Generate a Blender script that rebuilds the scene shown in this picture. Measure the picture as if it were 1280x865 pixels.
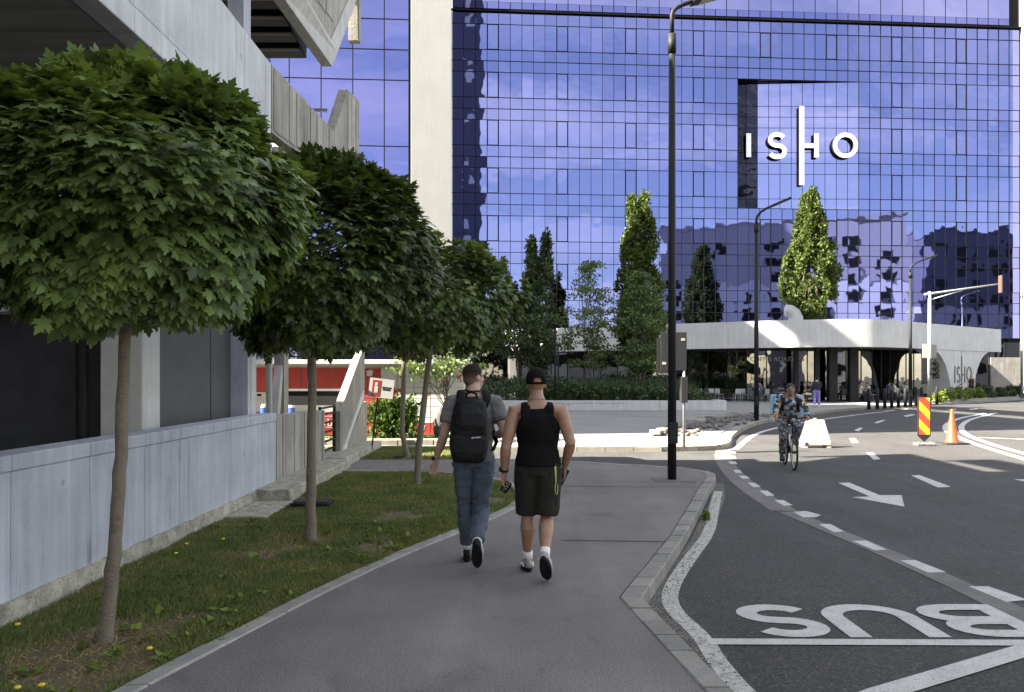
import bpy, bmesh, math, random
import numpy as np
from mathutils import Vector, Matrix, noise as mnoise

for _o in list(bpy.data.objects):
    bpy.data.objects.remove(_o, do_unlink=True)
SC = bpy.context.scene
COL = SC.collection
R = math.radians
random.seed(7)

# ------------------------------------------------------------------ camera, sky, sun, exposure
EYE = 1.70
cam_d = bpy.data.cameras.new("camera")
cam_d.sensor_width = 36.0
cam_d.lens = 28.125
cam_d.shift_y = 0.0293
cam_d.clip_start = 0.1
cam_d.clip_end = 2000
cam = bpy.data.objects.new("camera", cam_d)
COL.objects.link(cam)
cam.location = (0, 0, EYE)
cam.rotation_euler = (R(90), 0, 0)
SC.camera = cam

SUN_EL = R(40)
SUN_XY = Vector((-0.973, -0.229))          # ground direction towards the sun
world = bpy.data.worlds.new("World")
SC.world = world
world.use_nodes = True
_nt = world.node_tree
_nt.nodes.clear()


def nd(nt, typ, **kw):
    n = nt.nodes.new(typ)
    for k, v in kw.items():
        if k.startswith("i_"):
            n.inputs[k[2:].replace("_", " ")].default_value = v
        else:
            setattr(n, k, v)
    return n


_out = nd(_nt, "ShaderNodeOutputWorld")
_bg = nd(_nt, "ShaderNodeBackground")
_bg.inputs["Strength"].default_value = 0.05
_sky = nd(_nt, "ShaderNodeTexSky")
_sky.sky_type = 'NISHITA'
_sky.sun_disc = False
_sky.sun_elevation = SUN_EL
_sky.sun_rotation = math.atan2(SUN_XY.x, SUN_XY.y)
_sky.air_density = 1.0
_sky.dust_density = 0.6
_sky.ozone_density = 2.0
# thin streaky clouds laid over the clear sky
_tc = nd(_nt, "ShaderNodeTexCoord")
_sep = nd(_nt, "ShaderNodeSeparateXYZ")
_nt.links.new(_tc.outputs["Generated"], _sep.inputs[0])
_zm = nd(_nt, "ShaderNodeMath", operation='MAXIMUM'); _zm.inputs[1].default_value = 0.0
_nt.links.new(_sep.outputs["Z"], _zm.inputs[0])
_za = nd(_nt, "ShaderNodeMath", operation='ADD'); _za.inputs[1].default_value = 0.12
_nt.links.new(_zm.outputs[0], _za.inputs[0])
_dx = nd(_nt, "ShaderNodeMath", operation='DIVIDE')
_dy = nd(_nt, "ShaderNodeMath", operation='DIVIDE')
_nt.links.new(_sep.outputs["X"], _dx.inputs[0]); _nt.links.new(_za.outputs[0], _dx.inputs[1])
_nt.links.new(_sep.outputs["Y"], _dy.inputs[0]); _nt.links.new(_za.outputs[0], _dy.inputs[1])
_cmb = nd(_nt, "ShaderNodeCombineXYZ")
_nt.links.new(_dx.outputs[0], _cmb.inputs[0]); _nt.links.new(_dy.outputs[0], _cmb.inputs[1])
_map = nd(_nt, "ShaderNodeMapping")
_map.inputs["Rotation"].default_value = (0, 0, R(25))
_map.inputs["Scale"].default_value = (0.55, 1.1, 1.0)
_map.inputs["Location"].default_value = (3.1, 1.7, 0)
_nt.links.new(_cmb.outputs[0], _map.inputs[0])
_cn = nd(_nt, "ShaderNodeTexNoise")
_cn.inputs["Scale"].default_value = 1.5
_cn.inputs["Detail"].default_value = 9
_cn.inputs["Roughness"].default_value = 0.6
_cn.inputs["Distortion"].default_value = 0.6
_nt.links.new(_map.outputs[0], _cn.inputs["Vector"])
_cr = nd(_nt, "ShaderNodeValToRGB")
_cr.color_ramp.elements[0].position = 0.44; _cr.color_ramp.elements[0].color = (0.13, 0.13, 0.13, 1)
_cr.color_ramp.elements[1].position = 0.70; _cr.color_ramp.elements[1].color = (0.55, 0.55, 0.55, 1)
_nt.links.new(_cn.outputs["Fac"], _cr.inputs[0])
_mx = nd(_nt, "ShaderNodeMix", data_type='RGBA')
_mx.inputs["B"].default_value = (8.0, 7.9, 7.8, 1)
_nt.links.new(_cr.outputs[0], _mx.inputs["Factor"])
_nt.links.new(_sky.outputs[0], _mx.inputs["A"])
_wb = nd(_nt, "ShaderNodeVectorMath", operation='MULTIPLY')     # warm white balance on the sky colour
_wb.inputs[1].default_value = (1.06, 0.97, 0.84)
_nt.links.new(_mx.outputs["Result"], _wb.inputs[0])
_nt.links.new(_wb.outputs[0], _bg.inputs[0])
_nt.links.new(_bg.outputs[0], _out.inputs[0])

sun_d = bpy.data.lights.new("sun", 'SUN')
sun_d.energy = 4.5
sun_d.angle = R(0.53)
sun_d.color = (1.0, 0.92, 0.77)
sun = bpy.data.objects.new("sun", sun_d)
COL.objects.link(sun)
_sd = Vector((SUN_XY.x * math.cos(SUN_EL), SUN_XY.y * math.cos(SUN_EL), math.sin(SUN_EL)))
sun.rotation_euler = _sd.to_track_quat('Z', 'Y').to_euler()
sun.location = (-60, -20, 80)

SC.view_settings.view_transform = 'Standard'
SC.view_settings.look = 'None'
SC.view_settings.exposure = 3.25
SC.view_settings.gamma = 1.0
SC.render.engine = 'CYCLES'
SC.cycles.max_bounces = 8
SC.cycles.transparent_max_bounces = 8

# ------------------------------------------------------------------ helpers


def lin(r, g, b):
    def f(c):
        c /= 255.0
        return c / 12.92 if c <= 0.04045 else ((c + 0.055) / 1.055) ** 2.4
    return (f(r), f(g), f(b))


def gp(px, py, z=0.0):
    """ground point that the survey of the photograph puts at this spot"""
    y = (EYE - z) * 1000.0 / (py - 470.0)
    return Vector(((px - 640.0) * y / 1000.0, y, z))


def at(px, py, y):
    return Vector(((px - 640.0) * y / 1000.0, y, EYE + (470.0 - py) * y / 1000.0))


class MB:
    def __init__(s):
        s.v = []; s.f = []

    def add(s, vs, fs):
        b = len(s.v)
        s.v += [tuple(p) for p in vs]
        s.f += [tuple(i + b for i in f) for f in fs]
        return s

    def box(s, x0, x1, y0, y1, z0, z1):
        return s.add([(x0, y0, z0), (x1, y0, z0), (x1, y1, z0), (x0, y1, z0), (x0, y0, z1), (x1, y0, z1), (x1, y1, z1), (x0, y1, z1)],
                     [(0, 3, 2, 1), (4, 5, 6, 7), (0, 1, 5, 4), (1, 2, 6, 5), (2, 3, 7, 6), (3, 0, 4, 7)])

    def prism(s, poly, z0, z1):
        """poly: xy points counter-clockwise"""
        n = len(poly)
        a = sum(poly[i][0] * poly[(i + 1) % n][1] - poly[(i + 1) % n][0] * poly[i][1] for i in range(n))
        if a < 0:
            poly = poly[::-1]
        vs = [(p[0], p[1], z0) for p in poly] + [(p[0], p[1], z1) for p in poly]
        fs = [tuple(range(n))[::-1], tuple(range(n, 2 * n))] + [(i, (i + 1) % n, n + (i + 1) % n, n + i) for i in range(n)]
        return s.add(vs, fs)

    def prism_x(s, poly, x0, x1):
        """poly: yz points, extruded along x"""
        n = len(poly)
        a = sum(poly[i][0] * poly[(i + 1) % n][1] - poly[(i + 1) % n][0] * poly[i][1] for i in range(n))
        if a < 0:
            poly = poly[::-1]
        vs = [(x0, p[0], p[1]) for p in poly] + [(x1, p[0], p[1]) for p in poly]
        fs = [tuple(range(n))[::-1], tuple(range(n, 2 * n))] + [(i, (i + 1) % n, n + (i + 1) % n, n + i) for i in range(n)]
        return s.add(vs, fs)

    def bar(s, a, b, w, h, up=(0, 0, 1)):
        a = Vector(a); b = Vector(b); d = (b - a).normalized(); up = Vector(up)
        x = d.cross(up)
        if x.length < 1e-4:
            x = d.cross(Vector((1, 0, 0)))
        x.normalize(); z = x.cross(d).normalized()
        q = [x * (i * w / 2) + z * (j * h / 2) for i, j in ((-1, -1), (1, -1), (1, 1), (-1, 1))]
        return s.add([a + p for p in q] + [b + p for p in q],
                     [(3, 2, 1, 0), (4, 5, 6, 7), (0, 1, 5, 4), (1, 2, 6, 5), (2, 3, 7, 6), (3, 0, 4, 7)])

    def tube(s, pts, rad, seg=12, hint=(1, 0, 0), cap=True):
        """loft of elliptical rings; rad: number or (rx, ry) per point; rx lies along hint"""
        pts = [Vector(p) for p in pts]
        n = len(pts)
        if not isinstance(rad, (list, tuple)):
            rad = [rad] * n
        b = len(s.v)
        u = Vector(hint)
        for i, p in enumerate(pts):
            if i == 0:
                t = pts[1] - pts[0]
            elif i == n - 1:
                t = pts[-1] - pts[-2]
            else:
                t = (pts[i + 1] - pts[i]).normalized() + (pts[i] - pts[i - 1]).normalized()
            t = t.normalized()
            uu = u - t * u.dot(t)
            if uu.length < 1e-3:
                uu = Vector((0, 1, 0)) - t * t.y
                if uu.length < 1e-3:
                    uu = Vector((0, 0, 1)) - t * t.z
            uu.normalize(); vv = t.cross(uu); u = uu
            rx, ry = rad[i] if isinstance(rad[i], (list, tuple)) else (rad[i], rad[i])
            for k in range(seg):
                a = 2 * math.pi * k / seg
                s.v.append(tuple(p + uu * (rx * math.cos(a)) + vv * (ry * math.sin(a))))
        for i in range(n - 1):
            for k in range(seg):
                k2 = (k + 1) % seg
                s.f.append((b + i * seg + k, b + i * seg + k2, b + (i + 1) * seg + k2, b + (i + 1) * seg + k))
        if cap:
            s.f.append(tuple(b + k for k in range(seg))[::-1])
            s.f.append(tuple(b + (n - 1) * seg + k for k in range(seg)))
        return s

    def ell(s, c, r, rot=None, nu=16, nv=10):
        c = Vector(c); b = len(s.v)
        M = rot if rot is not None else Matrix.Identity(3)
        s.v.append(tuple(c + M @ Vector((0, 0, -r[2]))))
        for j in range(1, nv):
            th = -math.pi / 2 + math.pi * j / nv
            for k in range(nu):
                a = 2 * math.pi * k / nu
                s.v.append(tuple(c + M @ Vector((r[0] * math.cos(th) * math.cos(a), r[1] * math.cos(th) * math.sin(a), r[2] * math.sin(th)))))
        s.v.append(tuple(c + M @ Vector((0, 0, r[2]))))
        for k in range(nu):
            s.f.append((b, b + 1 + (k + 1) % nu, b + 1 + k))
            s.f.append((b + 1 + (nv - 2) * nu + k, b + 1 + (nv - 2) * nu + (k + 1) % nu, b + 1 + (nv - 1) * nu))
        for j in range(nv - 2):
            for k in range(nu):
                k2 = (k + 1) % nu
                s.f.append((b + 1 + j * nu + k, b + 1 + j * nu + k2, b + 1 + (j + 1) * nu + k2, b + 1 + (j + 1) * nu + k))
        return s

    def mesh(s, name, smooth=False):
        m = bpy.data.meshes.new(name)
        m.from_pydata(s.v, [], s.f)
        if smooth:
            m.polygons.foreach_set("use_smooth", [True] * len(m.polygons))
        m.update()
        return m

    def build(s, name, mat, parent=None, smooth=False, bevel=0.0, world=False, auto=False):
        return link_mesh(name, s.mesh(name, smooth), mat, parent, bevel, world, auto)


def link_mesh(name, m, mat, parent=None, bevel=0.0, world=False, auto=False):
    if mat is not None and not len(m.materials):
        m.materials.append(mat)
    o = bpy.data.objects.new(name, m)
    COL.objects.link(o)
    if parent is not None:
        o.parent = parent
        if world:
            p = parent; off = Vector((0, 0, 0))
            while p is not None:
                off += p.location; p = p.parent
            o.location = -off
    if bevel > 0:
        b = o.modifiers.new("bevel", 'BEVEL')
        b.width = bevel; b.segments = 2; b.limit_method = 'ANGLE'
    if auto:
        m.polygons.foreach_set("use_smooth", [True] * len(m.polygons))
        try:
            m.set_sharp_from_angle(angle=R(40))
        except Exception:
            pass
    return o


def np_mesh(name, verts, faces):
    """verts (n,3) float, faces (m,k) int with fixed k"""
    m = bpy.data.meshes.new(name)
    verts = np.ascontiguousarray(verts, dtype=np.float32); faces = np.ascontiguousarray(faces, dtype=np.int32)
    m.vertices.add(len(verts)); m.vertices.foreach_set("co", verts.ravel())
    k = faces.shape[1]
    m.loops.add(faces.size); m.loops.foreach_set("vertex_index", faces.ravel())
    m.polygons.add(len(faces))
    m.polygons.foreach_set("loop_start", np.arange(0, faces.size, k, dtype=np.int32))
    try:
        m.polygons.foreach_set("loop_total", np.full(len(faces), k, dtype=np.int32))
    except Exception:
        pass
    m.update(calc_edges=True)
    m.validate()
    return m


def thing(name, label, cat, loc=(0, 0, 0), rz=0.0, group=None):
    o = bpy.data.objects.new(name, None)
    o.empty_display_size = 0.2
    COL.objects.link(o)
    o.location = loc
    o.rotation_euler = (0, 0, rz)
    tag(o, label, cat, group)
    return o


def tag(o, label=None, cat=None, group=None, kind=None):
    if label: o["label"] = label
    if cat: o["category"] = cat
    if group: o["group"] = group
    if kind: o["kind"] = kind
    return o


def struct(o):
    o["kind"] = "structure"
    return o


def dup(root, loc, rz=None, label=None):
    r = root.copy(); COL.objects.link(r)
    r.location = loc
    if rz is not None:
        r.rotation_euler = (0, 0, rz)
    if label:
        r["label"] = label

    def rec(src, dst):
        for ch in list(src.children):
            c = ch.copy(); COL.objects.link(c); c.parent = dst
            rec(ch, c)
    rec(root, r)
    return r


def voxel(mb, name, size, smooth=4, wrinkle=0.0, wscale=(9, 9, 9), seed=0):
    """one continuous surface out of overlapping closed shapes"""
    m = mb.mesh(name + "_src")
    o = bpy.data.objects.new(name + "_src", m)
    COL.objects.link(o)
    r = o.modifiers.new("r", 'REMESH'); r.mode = 'VOXEL'; r.voxel_size = size
    if smooth:
        sm = o.modifiers.new("s", 'SMOOTH'); sm.factor = 0.5; sm.iterations = smooth
    dg = bpy.context.evaluated_depsgraph_get()
    dg.update()
    out = bpy.data.meshes.new_from_object(o.evaluated_get(dg))
    out.name = name
    bpy.data.objects.remove(o, do_unlink=True)
    bpy.data.meshes.remove(m)
    if wrinkle > 0:
        nrm = [v.normal.copy() for v in out.vertices]
        for v, nn in zip(out.vertices, nrm):
            p = Vector((v.co.x * wscale[0] + seed, v.co.y * wscale[1], v.co.z * wscale[2]))
            q = mnoise.noise(p); r = mnoise.noise(p * 1.9 + Vector((3.1, 7.7, 1.3)))
            v.co += nn * (wrinkle * (1.0 - 1.5 * abs(q) + 0.4 * r - 0.8 * abs(r)))
    out.polygons.foreach_set("use_smooth", [True] * len(out.polygons))
    out.update()
    return out


# ------------------------------------------------------------------ materials
MATS = {}


def pbr(name, col, rough=0.7, metal=0.0, var=0.0, scale=4.0, bump=0.0, bscale=60.0, isl=0.0, obj_rand=0.0, spec=0.5, streak=0.0, speck=0.0, speck_scale=250.0, stretch=(1, 1, 1), detail=5.0, trans=0.0, speck_col=(0.6, 0.6, 0.58), tint=None, drip=0.0, worn=0.0, cracks=False):
    """procedural paint: broad tone variation, fine specks, vertical weather streaks, per-piece variation, fine bump"""
    m = bpy.data.materials.new(name)
    m.use_nodes = True
    nt = m.node_tree
    bs = nt.nodes["Principled BSDF"]
    bs.inputs["Roughness"].default_value = rough
    bs.inputs["Metallic"].default_value = metal
    bs.inputs["Specular IOR Level"].default_value = spec
    tc = nd(nt, "ShaderNodeTexCoord")
    mp = nd(nt, "ShaderNodeMapping"); mp.inputs["Scale"].default_value = stretch
    nt.links.new(tc.outputs["Object"], mp.inputs[0])
    cur = nd(nt, "ShaderNodeRGB"); cur.outputs[0].default_value = (*col, 1)
    sock = cur.outputs[0]

    def mul(sock, fac_sock, lo, hi, p0=0.3, p1=0.7):
        mr = nd(nt, "ShaderNodeMapRange")
        mr.inputs["From Min"].default_value = p0; mr.inputs["From Max"].default_value = p1
        mr.inputs["To Min"].default_value = lo; mr.inputs["To Max"].default_value = hi
        nt.links.new(fac_sock, mr.inputs["Value"])
        vm = nd(nt, "ShaderNodeVectorMath", operation='SCALE')
        nt.links.new(sock, vm.inputs[0]); nt.links.new(mr.outputs[0], vm.inputs["Scale"])
        return vm.outputs[0]
    if var > 0:
        n = nd(nt, "ShaderNodeTexNoise"); n.inputs["Scale"].default_value = scale; n.inputs["Detail"].default_value = detail; n.inputs["Roughness"].default_value = 0.6
        nt.links.new(mp.outputs[0], n.inputs["Vector"])
        if tint is not None:
            mt = nd(nt, "ShaderNodeMix", data_type='RGBA')
            mr = nd(nt, "ShaderNodeMapRange"); mr.inputs["From Min"].default_value = 0.42; mr.inputs["From Max"].default_value = 0.68
            nt.links.new(n.outputs["Fac"], mr.inputs["Value"]); nt.links.new(mr.outputs[0], mt.inputs["Factor"])
            nt.links.new(sock, mt.inputs["A"]); mt.inputs["B"].default_value = (*tint, 1)
            sock = mt.outputs["Result"]
        sock = mul(sock, n.outputs["Fac"], 1 - var, 1 + var)
    if streak > 0:
        m2 = nd(nt, "ShaderNodeMapping"); m2.inputs["Scale"].default_value = (9, 9, 0.5)
        nt.links.new(tc.outputs["Object"], m2.inputs[0])
        n = nd(nt, "ShaderNodeTexNoise"); n.inputs["Scale"].default_value = 1.2; n.inputs["Detail"].default_value = 6
        nt.links.new(m2.outputs[0], n.inputs["Vector"])
        sock = mul(sock, n.outputs["Fac"], 1 - streak, 1 + streak * 0.5)
    if worn > 0:
        # broad patches, tyre-polished streaks, dark stains and a few wandering cracks
        for sc3, lo, hi, p0, p1 in (((0.30, 0.22, 1), 1 - worn, 1 + worn, 0.35, 0.65), ((1.6, 0.12, 1), 1 - worn * 0.7, 1 + worn * 0.6, 0.3, 0.7), ((1.1, 0.9, 1), 1.0, 1 - worn * 1.4, 0.60, 0.72), ((5, 4, 1), 1.0, 1 - worn * 1.2, 0.66, 0.74)):
            m3 = nd(nt, "ShaderNodeMapping"); m3.inputs["Scale"].default_value = sc3; m3.inputs["Location"].default_value = (sc3[0] * 7, sc3[1] * 3, 0)
            nt.links.new(tc.outputs["Object"], m3.inputs[0])
            n = nd(nt, "ShaderNodeTexNoise"); n.inputs["Scale"].default_value = 1.0; n.inputs["Detail"].default_value = 5; n.inputs["Distortion"].default_value = 0.8
            nt.links.new(m3.outputs[0], n.inputs["Vector"])
            sock = mul(sock, n.outputs["Fac"], lo, hi, p0, p1)
        nz = nd(nt, "ShaderNodeTexNoise"); nz.inputs["Scale"].default_value = 1.6; nz.inputs["Detail"].default_value = 6
        nt.links.new(tc.outputs["Object"], nz.inputs["Vector"])
        mv = nd(nt, "ShaderNodeMix", data_type='RGBA', blend_type='ADD'); mv.inputs["Factor"].default_value = 0.55
        nt.links.new(tc.outputs["Object"], mv.inputs["A"]); nt.links.new(nz.outputs["Color"], mv.inputs["B"])
        vo = nd(nt, "ShaderNodeTexVoronoi", feature='DISTANCE_TO_EDGE'); vo.inputs["Scale"].default_value = 0.28
        nt.links.new(mv.outputs["Result"], vo.inputs["Vector"])
        if cracks:
            sock = mul(sock, vo.outputs["Distance"], 0.55, 1.0, 0.0008, 0.0026)
    if drip > 0:
        for sc3, lo3, hi3 in (((7, 7, 0.7), 0.66, 0.74), ((22, 22, 1.6), 0.69, 0.75), ((5, 5, 5), 0.70, 0.78)):
            m3 = nd(nt, "ShaderNodeMapping"); m3.inputs["Scale"].default_value = sc3
            nt.links.new(tc.outputs["Object"], m3.inputs[0])
            n = nd(nt, "ShaderNodeTexNoise"); n.inputs["Scale"].default_value = 1.0; n.inputs["Detail"].default_value = 3
            nt.links.new(m3.outputs[0], n.inputs["Vector"])
            sock = mul(sock, n.outputs["Fac"], 1.0, 1 - drip, lo3, hi3)
    if isl > 0:
        g = nd(nt, "ShaderNodeNewGeometry")
        sock = mul(sock, g.outputs["Random Per Island"], 1 - isl, 1 + isl, 0, 1)
    if obj_rand > 0:
        g = nd(nt, "ShaderNodeObjectInfo")
        sock = mul(sock, g.outputs["Random"], 1 - obj_rand, 1 + obj_rand, 0, 1)
    if speck > 0:
        n = nd(nt, "ShaderNodeTexNoise"); n.inputs["Scale"].default_value = speck_scale; n.inputs["Detail"].default_value = 2
        nt.links.new(mp.outputs[0], n.inputs["Vector"])
        mr = nd(nt, "ShaderNodeMapRange"); mr.inputs["From Min"].default_value = 0.58; mr.inputs["From Max"].default_value = 0.75; mr.inputs["To Max"].default_value = speck
        nt.links.new(n.outputs["Fac"], mr.inputs["Value"])
        mt = nd(nt, "ShaderNodeMix", data_type='RGBA'); mt.inputs["B"].default_value = (*speck_col, 1)
        nt.links.new(mr.outputs[0], mt.inputs["Factor"]); nt.links.new(sock, mt.inputs["A"])
        sock = mt.outputs["Result"]
        mr2 = nd(nt, "ShaderNodeMapRange"); mr2.inputs["From Min"].default_value = 0.25; mr2.inputs["From Max"].default_value = 0.5; mr2.inputs["To Min"].default_value = 1 - speck * 1.2; mr2.inputs["To Max"].default_value = 1
        nt.links.new(n.outputs["Fac"], mr2.inputs["Value"])
        vm = nd(nt, "ShaderNodeVectorMath", operation='SCALE')
        nt.links.new(sock, vm.inputs[0]); nt.links.new(mr2.outputs[0], vm.inputs["Scale"])
        sock = vm.outputs[0]
    nt.links.new(sock, bs.inputs["Base Color"])
    if bump > 0:
        n = nd(nt, "ShaderNodeTexNoise"); n.inputs["Scale"].default_value = bscale; n.inputs["Detail"].default_value = 4
        nt.links.new(mp.outputs[0], n.inputs["Vector"])
        b = nd(nt, "ShaderNodeBump"); b.inputs["Strength"].default_value = bump; b.inputs["Distance"].default_value = 0.02
        nt.links.new(n.outputs["Fac"], b.inputs["Height"])
        nt.links.new(b.outputs[0], bs.inputs["Normal"])
    if trans > 0:
        tr = nd(nt, "ShaderNodeBsdfTranslucent")
        vm = nd(nt, "ShaderNodeVectorMath", operation='MULTIPLY'); vm.inputs[1].default_value = (1.5, 1.5, 0.6)
        nt.links.new(sock, vm.inputs[0]); nt.links.new(vm.outputs[0], tr.inputs[0])
        ms = nd(nt, "ShaderNodeMixShader"); ms.inputs[0].default_value = trans
        nt.links.new(bs.outputs[0], ms.inputs[1]); nt.links.new(tr.outputs[0], ms.inputs[2])
        nt.links.new(ms.outputs[0], nt.nodes["Material Output"].inputs[0])
    MATS[name] = m
    return m


def coated_glass(name, col, wave=0.02, wscale=0.6, rough=0.015, rnd=0.08, metal=1.0):
    m = bpy.data.materials.new(name)
    m.use_nodes = True
    nt = m.node_tree
    bs = nt.nodes["Principled BSDF"]
    bs.inputs["Metallic"].default_value = metal
    bs.inputs["Roughness"].default_value = rough
    tc = nd(nt, "ShaderNodeTexCoord")
    oi = nd(nt, "ShaderNodeObjectInfo"); g = nd(nt, "ShaderNodeNewGeometry")
    ad = nd(nt, "ShaderNodeMath", operation='ADD'); nt.links.new(oi.outputs["Random"], ad.inputs[0]); nt.links.new(g.outputs["Random Per Island"], ad.inputs[1])
    mr = nd(nt, "ShaderNodeMapRange"); mr.inputs["From Max"].default_value = 2.0; mr.inputs["To Min"].default_value = 1 - rnd; mr.inputs["To Max"].default_value = 1 + rnd
    nt.links.new(ad.outputs[0], mr.inputs["Value"])
    rgb = nd(nt, "ShaderNodeRGB"); rgb.outputs[0].default_value = (*col, 1)
    vm = nd(nt, "ShaderNodeVectorMath", operation='SCALE'); nt.links.new(rgb.outputs[0], vm.inputs[0]); nt.links.new(mr.outputs[0], vm.inputs["Scale"])
    nt.links.new(vm.outputs[0], bs.inputs["Base Color"])
    n = nd(nt, "ShaderNodeTexNoise"); n.inputs["Scale"].default_value = wscale; n.inputs["Detail"].default_value = 1.0
    nt.links.new(g.outputs["Position"], n.inputs["Vector"])
    b = nd(nt, "ShaderNodeBump"); b.inputs["Strength"].default_value = 1.0; b.inputs["Distance"].default_value = wave
    nt.links.new(n.outputs["Fac"], b.inputs["Height"]); nt.links.new(b.outputs[0], bs.inputs["Normal"])
    return m


M_path = pbr("path_asphalt", (0.168, 0.155, 0.149), 0.9, var=0.13, scale=1.3, speck=0.6, speck_scale=85, bump=0.5, bscale=150, speck_col=(0.28, 0.27, 0.26), worn=0.16)
M_road = pbr("road_asphalt", (0.036, 0.034, 0.0345), 0.88, var=0.2, scale=0.9, speck=0.65, speck_scale=62, bump=0.6, bscale=120, speck_col=(0.17, 0.165, 0.16), worn=0.22)
M_strip = pbr("worn_asphalt_strip", (0.13, 0.122, 0.118), 0.9, var=0.2, scale=3, speck=0.4, speck_scale=130, bump=0.4, bscale=130, speck_col=(0.25, 0.24, 0.22))
M_plaza = pbr("plaza_paving", (0.205, 0.20, 0.192), 0.85, var=0.24, scale=0.8, speck=0.2, speck_scale=40, stretch=(0.35, 1.6, 1))
M_paint = pbr("road_paint", (0.46, 0.445, 0.42), 0.75, var=0.14, scale=7, speck=0.5, speck_scale=70, bump=0.3, bscale=120, speck_col=(0.30, 0.29, 0.28))
M_paintworn = pbr("worn_road_paint", (0.40, 0.39, 0.36), 0.85, var=0.25, scale=9, speck=0.85, speck_scale=34, bump=0.5, bscale=90, speck_col=(0.14, 0.135, 0.13))
M_kerb = pbr("kerb_stone", (0.22, 0.205, 0.18), 0.85, var=0.25, scale=7, obj_rand=0.16, streak=0.15, bump=0.3, bscale=60, speck=0.2, speck_scale=160, tint=(0.16, 0.16, 0.15))
M_kerb2 = pbr("pale_kerb_stone", (0.215, 0.198, 0.16), 0.85, var=0.2, scale=5, obj_rand=0.14, bump=0.3, bscale=60, streak=0.1)
M_edge = pbr("edging_stone", (0.26, 0.25, 0.235), 0.85, var=0.2, scale=6, obj_rand=0.1, bump=0.25, bscale=80, speck=0.2, speck_scale=200)
M_soil = pbr("lawn_soil", (0.15, 0.115, 0.066), 1.0, var=0.4, scale=3.5, bump=0.8, bscale=60, speck=0.4, speck_scale=90, tint=(0.09, 0.085, 0.035), speck_col=(0.30, 0.25, 0.14))
M_wall = pbr("blue_grey_painted_concrete", (0.43, 0.44, 0.50), 0.8, var=0.14, scale=1.8, streak=0.16, bump=0.25, bscale=25, speck=0.06, speck_scale=60, obj_rand=0.05, drip=0.45)
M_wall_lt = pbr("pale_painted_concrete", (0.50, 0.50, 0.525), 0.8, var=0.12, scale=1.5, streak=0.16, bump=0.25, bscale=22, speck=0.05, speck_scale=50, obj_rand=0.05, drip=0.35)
M_foot = pbr("rough_footing", (0.36, 0.34, 0.28), 0.95, var=0.4, scale=6, bump=1.0, bscale=22, speck=0.35, speck_scale=30, speck_col=(0.2, 0.18, 0.15))
M_board = pbr("board_marked_concrete", (0.31, 0.29, 0.26), 0.85, var=0.18, scale=2, streak=0.3, bump=0.3, bscale=30, obj_rand=0.2)
M_conc = pbr("light_concrete", (0.46, 0.45, 0.43), 0.85, var=0.14, scale=1.5, streak=0.14, bump=0.2, bscale=30)
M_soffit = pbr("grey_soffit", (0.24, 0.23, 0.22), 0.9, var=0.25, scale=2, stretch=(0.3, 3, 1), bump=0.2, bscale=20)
M_whitecol = pbr("white_column_paint", (0.52, 0.52, 0.51), 0.7, var=0.1, scale=4, bump=0.2, bscale=30, streak=0.08)
M_dkpanel = pbr("dark_grey_panel", (0.07, 0.07, 0.077), 0.6, var=0.12, scale=3)
M_black = pbr("black_metal", (0.010, 0.010, 0.011), 0.55, var=0.15, scale=6, spec=0.25)
M_void = pbr("dark_interior", (0.050, 0.050, 0.057), 0.85, var=0.2, scale=3, spec=0.2)
M_anthr = pbr("anthracite_paint", (0.014, 0.014, 0.016), 0.6, var=0.15, scale=5, spec=0.22)
M_white = pbr("white_render", (0.30, 0.296, 0.28), 0.8, var=0.05, scale=0.6, streak=0.05)
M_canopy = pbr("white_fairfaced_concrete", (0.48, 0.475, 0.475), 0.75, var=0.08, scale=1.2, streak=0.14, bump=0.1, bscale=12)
M_glass = coated_glass("blue_mirror_glass", (0.152, 0.168, 0.355), wave=0.0065, wscale=0.75, rnd=0.14)
M_glass2 = coated_glass("blue_mirror_glass_wing", (0.145, 0.152, 0.34), wave=0.010, wscale=0.5, rnd=0.08)
M_darkglass = coated_glass("dark_cafe_glass", (0.19, 0.19, 0.19), wave=0.007, wscale=0.9, rnd=0.45)
M_mull = pbr("dark_mullion", (0.006, 0.006, 0.009), 0.7, spec=0.1)
M_leaf = pbr("maple_leaf", (0.085, 0.122, 0.038), 0.46, var=0.25, scale=2.2, isl=0.5, obj_rand=0.4, trans=0.25, spec=0.38, tint=(0.125, 0.165, 0.045))
M_leaf2 = pbr("poplar_leaf", (0.062, 0.086, 0.023), 0.65, var=0.25, scale=0.8, isl=0.35, trans=0.25, spec=0.15)
M_leaf3 = pbr("dark_shrub_leaf", (0.040, 0.065, 0.020), 0.6, var=0.3, scale=0.7, isl=0.4, trans=0.15)
M_leaf4 = pbr("young_tree_leaf", (0.085, 0.125, 0.040), 0.55, var=0.2, scale=1.5, isl=0.35, trans=0.3)
M_leaf5 = pbr("hedge_leaf", (0.13, 0.175, 0.022), 0.55, var=0.25, scale=1.5, isl=0.35, trans=0.25)
M_grass = pbr("grass_blade", (0.135, 0.178, 0.048), 0.7, var=0.35, scale=1.6, isl=0.45, trans=0.2, tint=(0.17, 0.15, 0.06))
M_bark = pbr("maple_bark", (0.215, 0.18, 0.135), 0.9, var=0.38, scale=7, bump=0.7, bscale=40, stretch=(1, 1, 2.6), tint=(0.11, 0.09, 0.07))
M_bark2 = pbr("dark_bark", (0.085, 0.068, 0.052), 0.9, var=0.3, scale=7)
M_steel = pbr("galvanised_steel", (0.32, 0.33, 0.335), 0.4, metal=0.6, var=0.1, scale=8)
M_mast = pbr("pale_mast_paint", (0.34, 0.36, 0.34), 0.5, var=0.06, scale=3)
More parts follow.
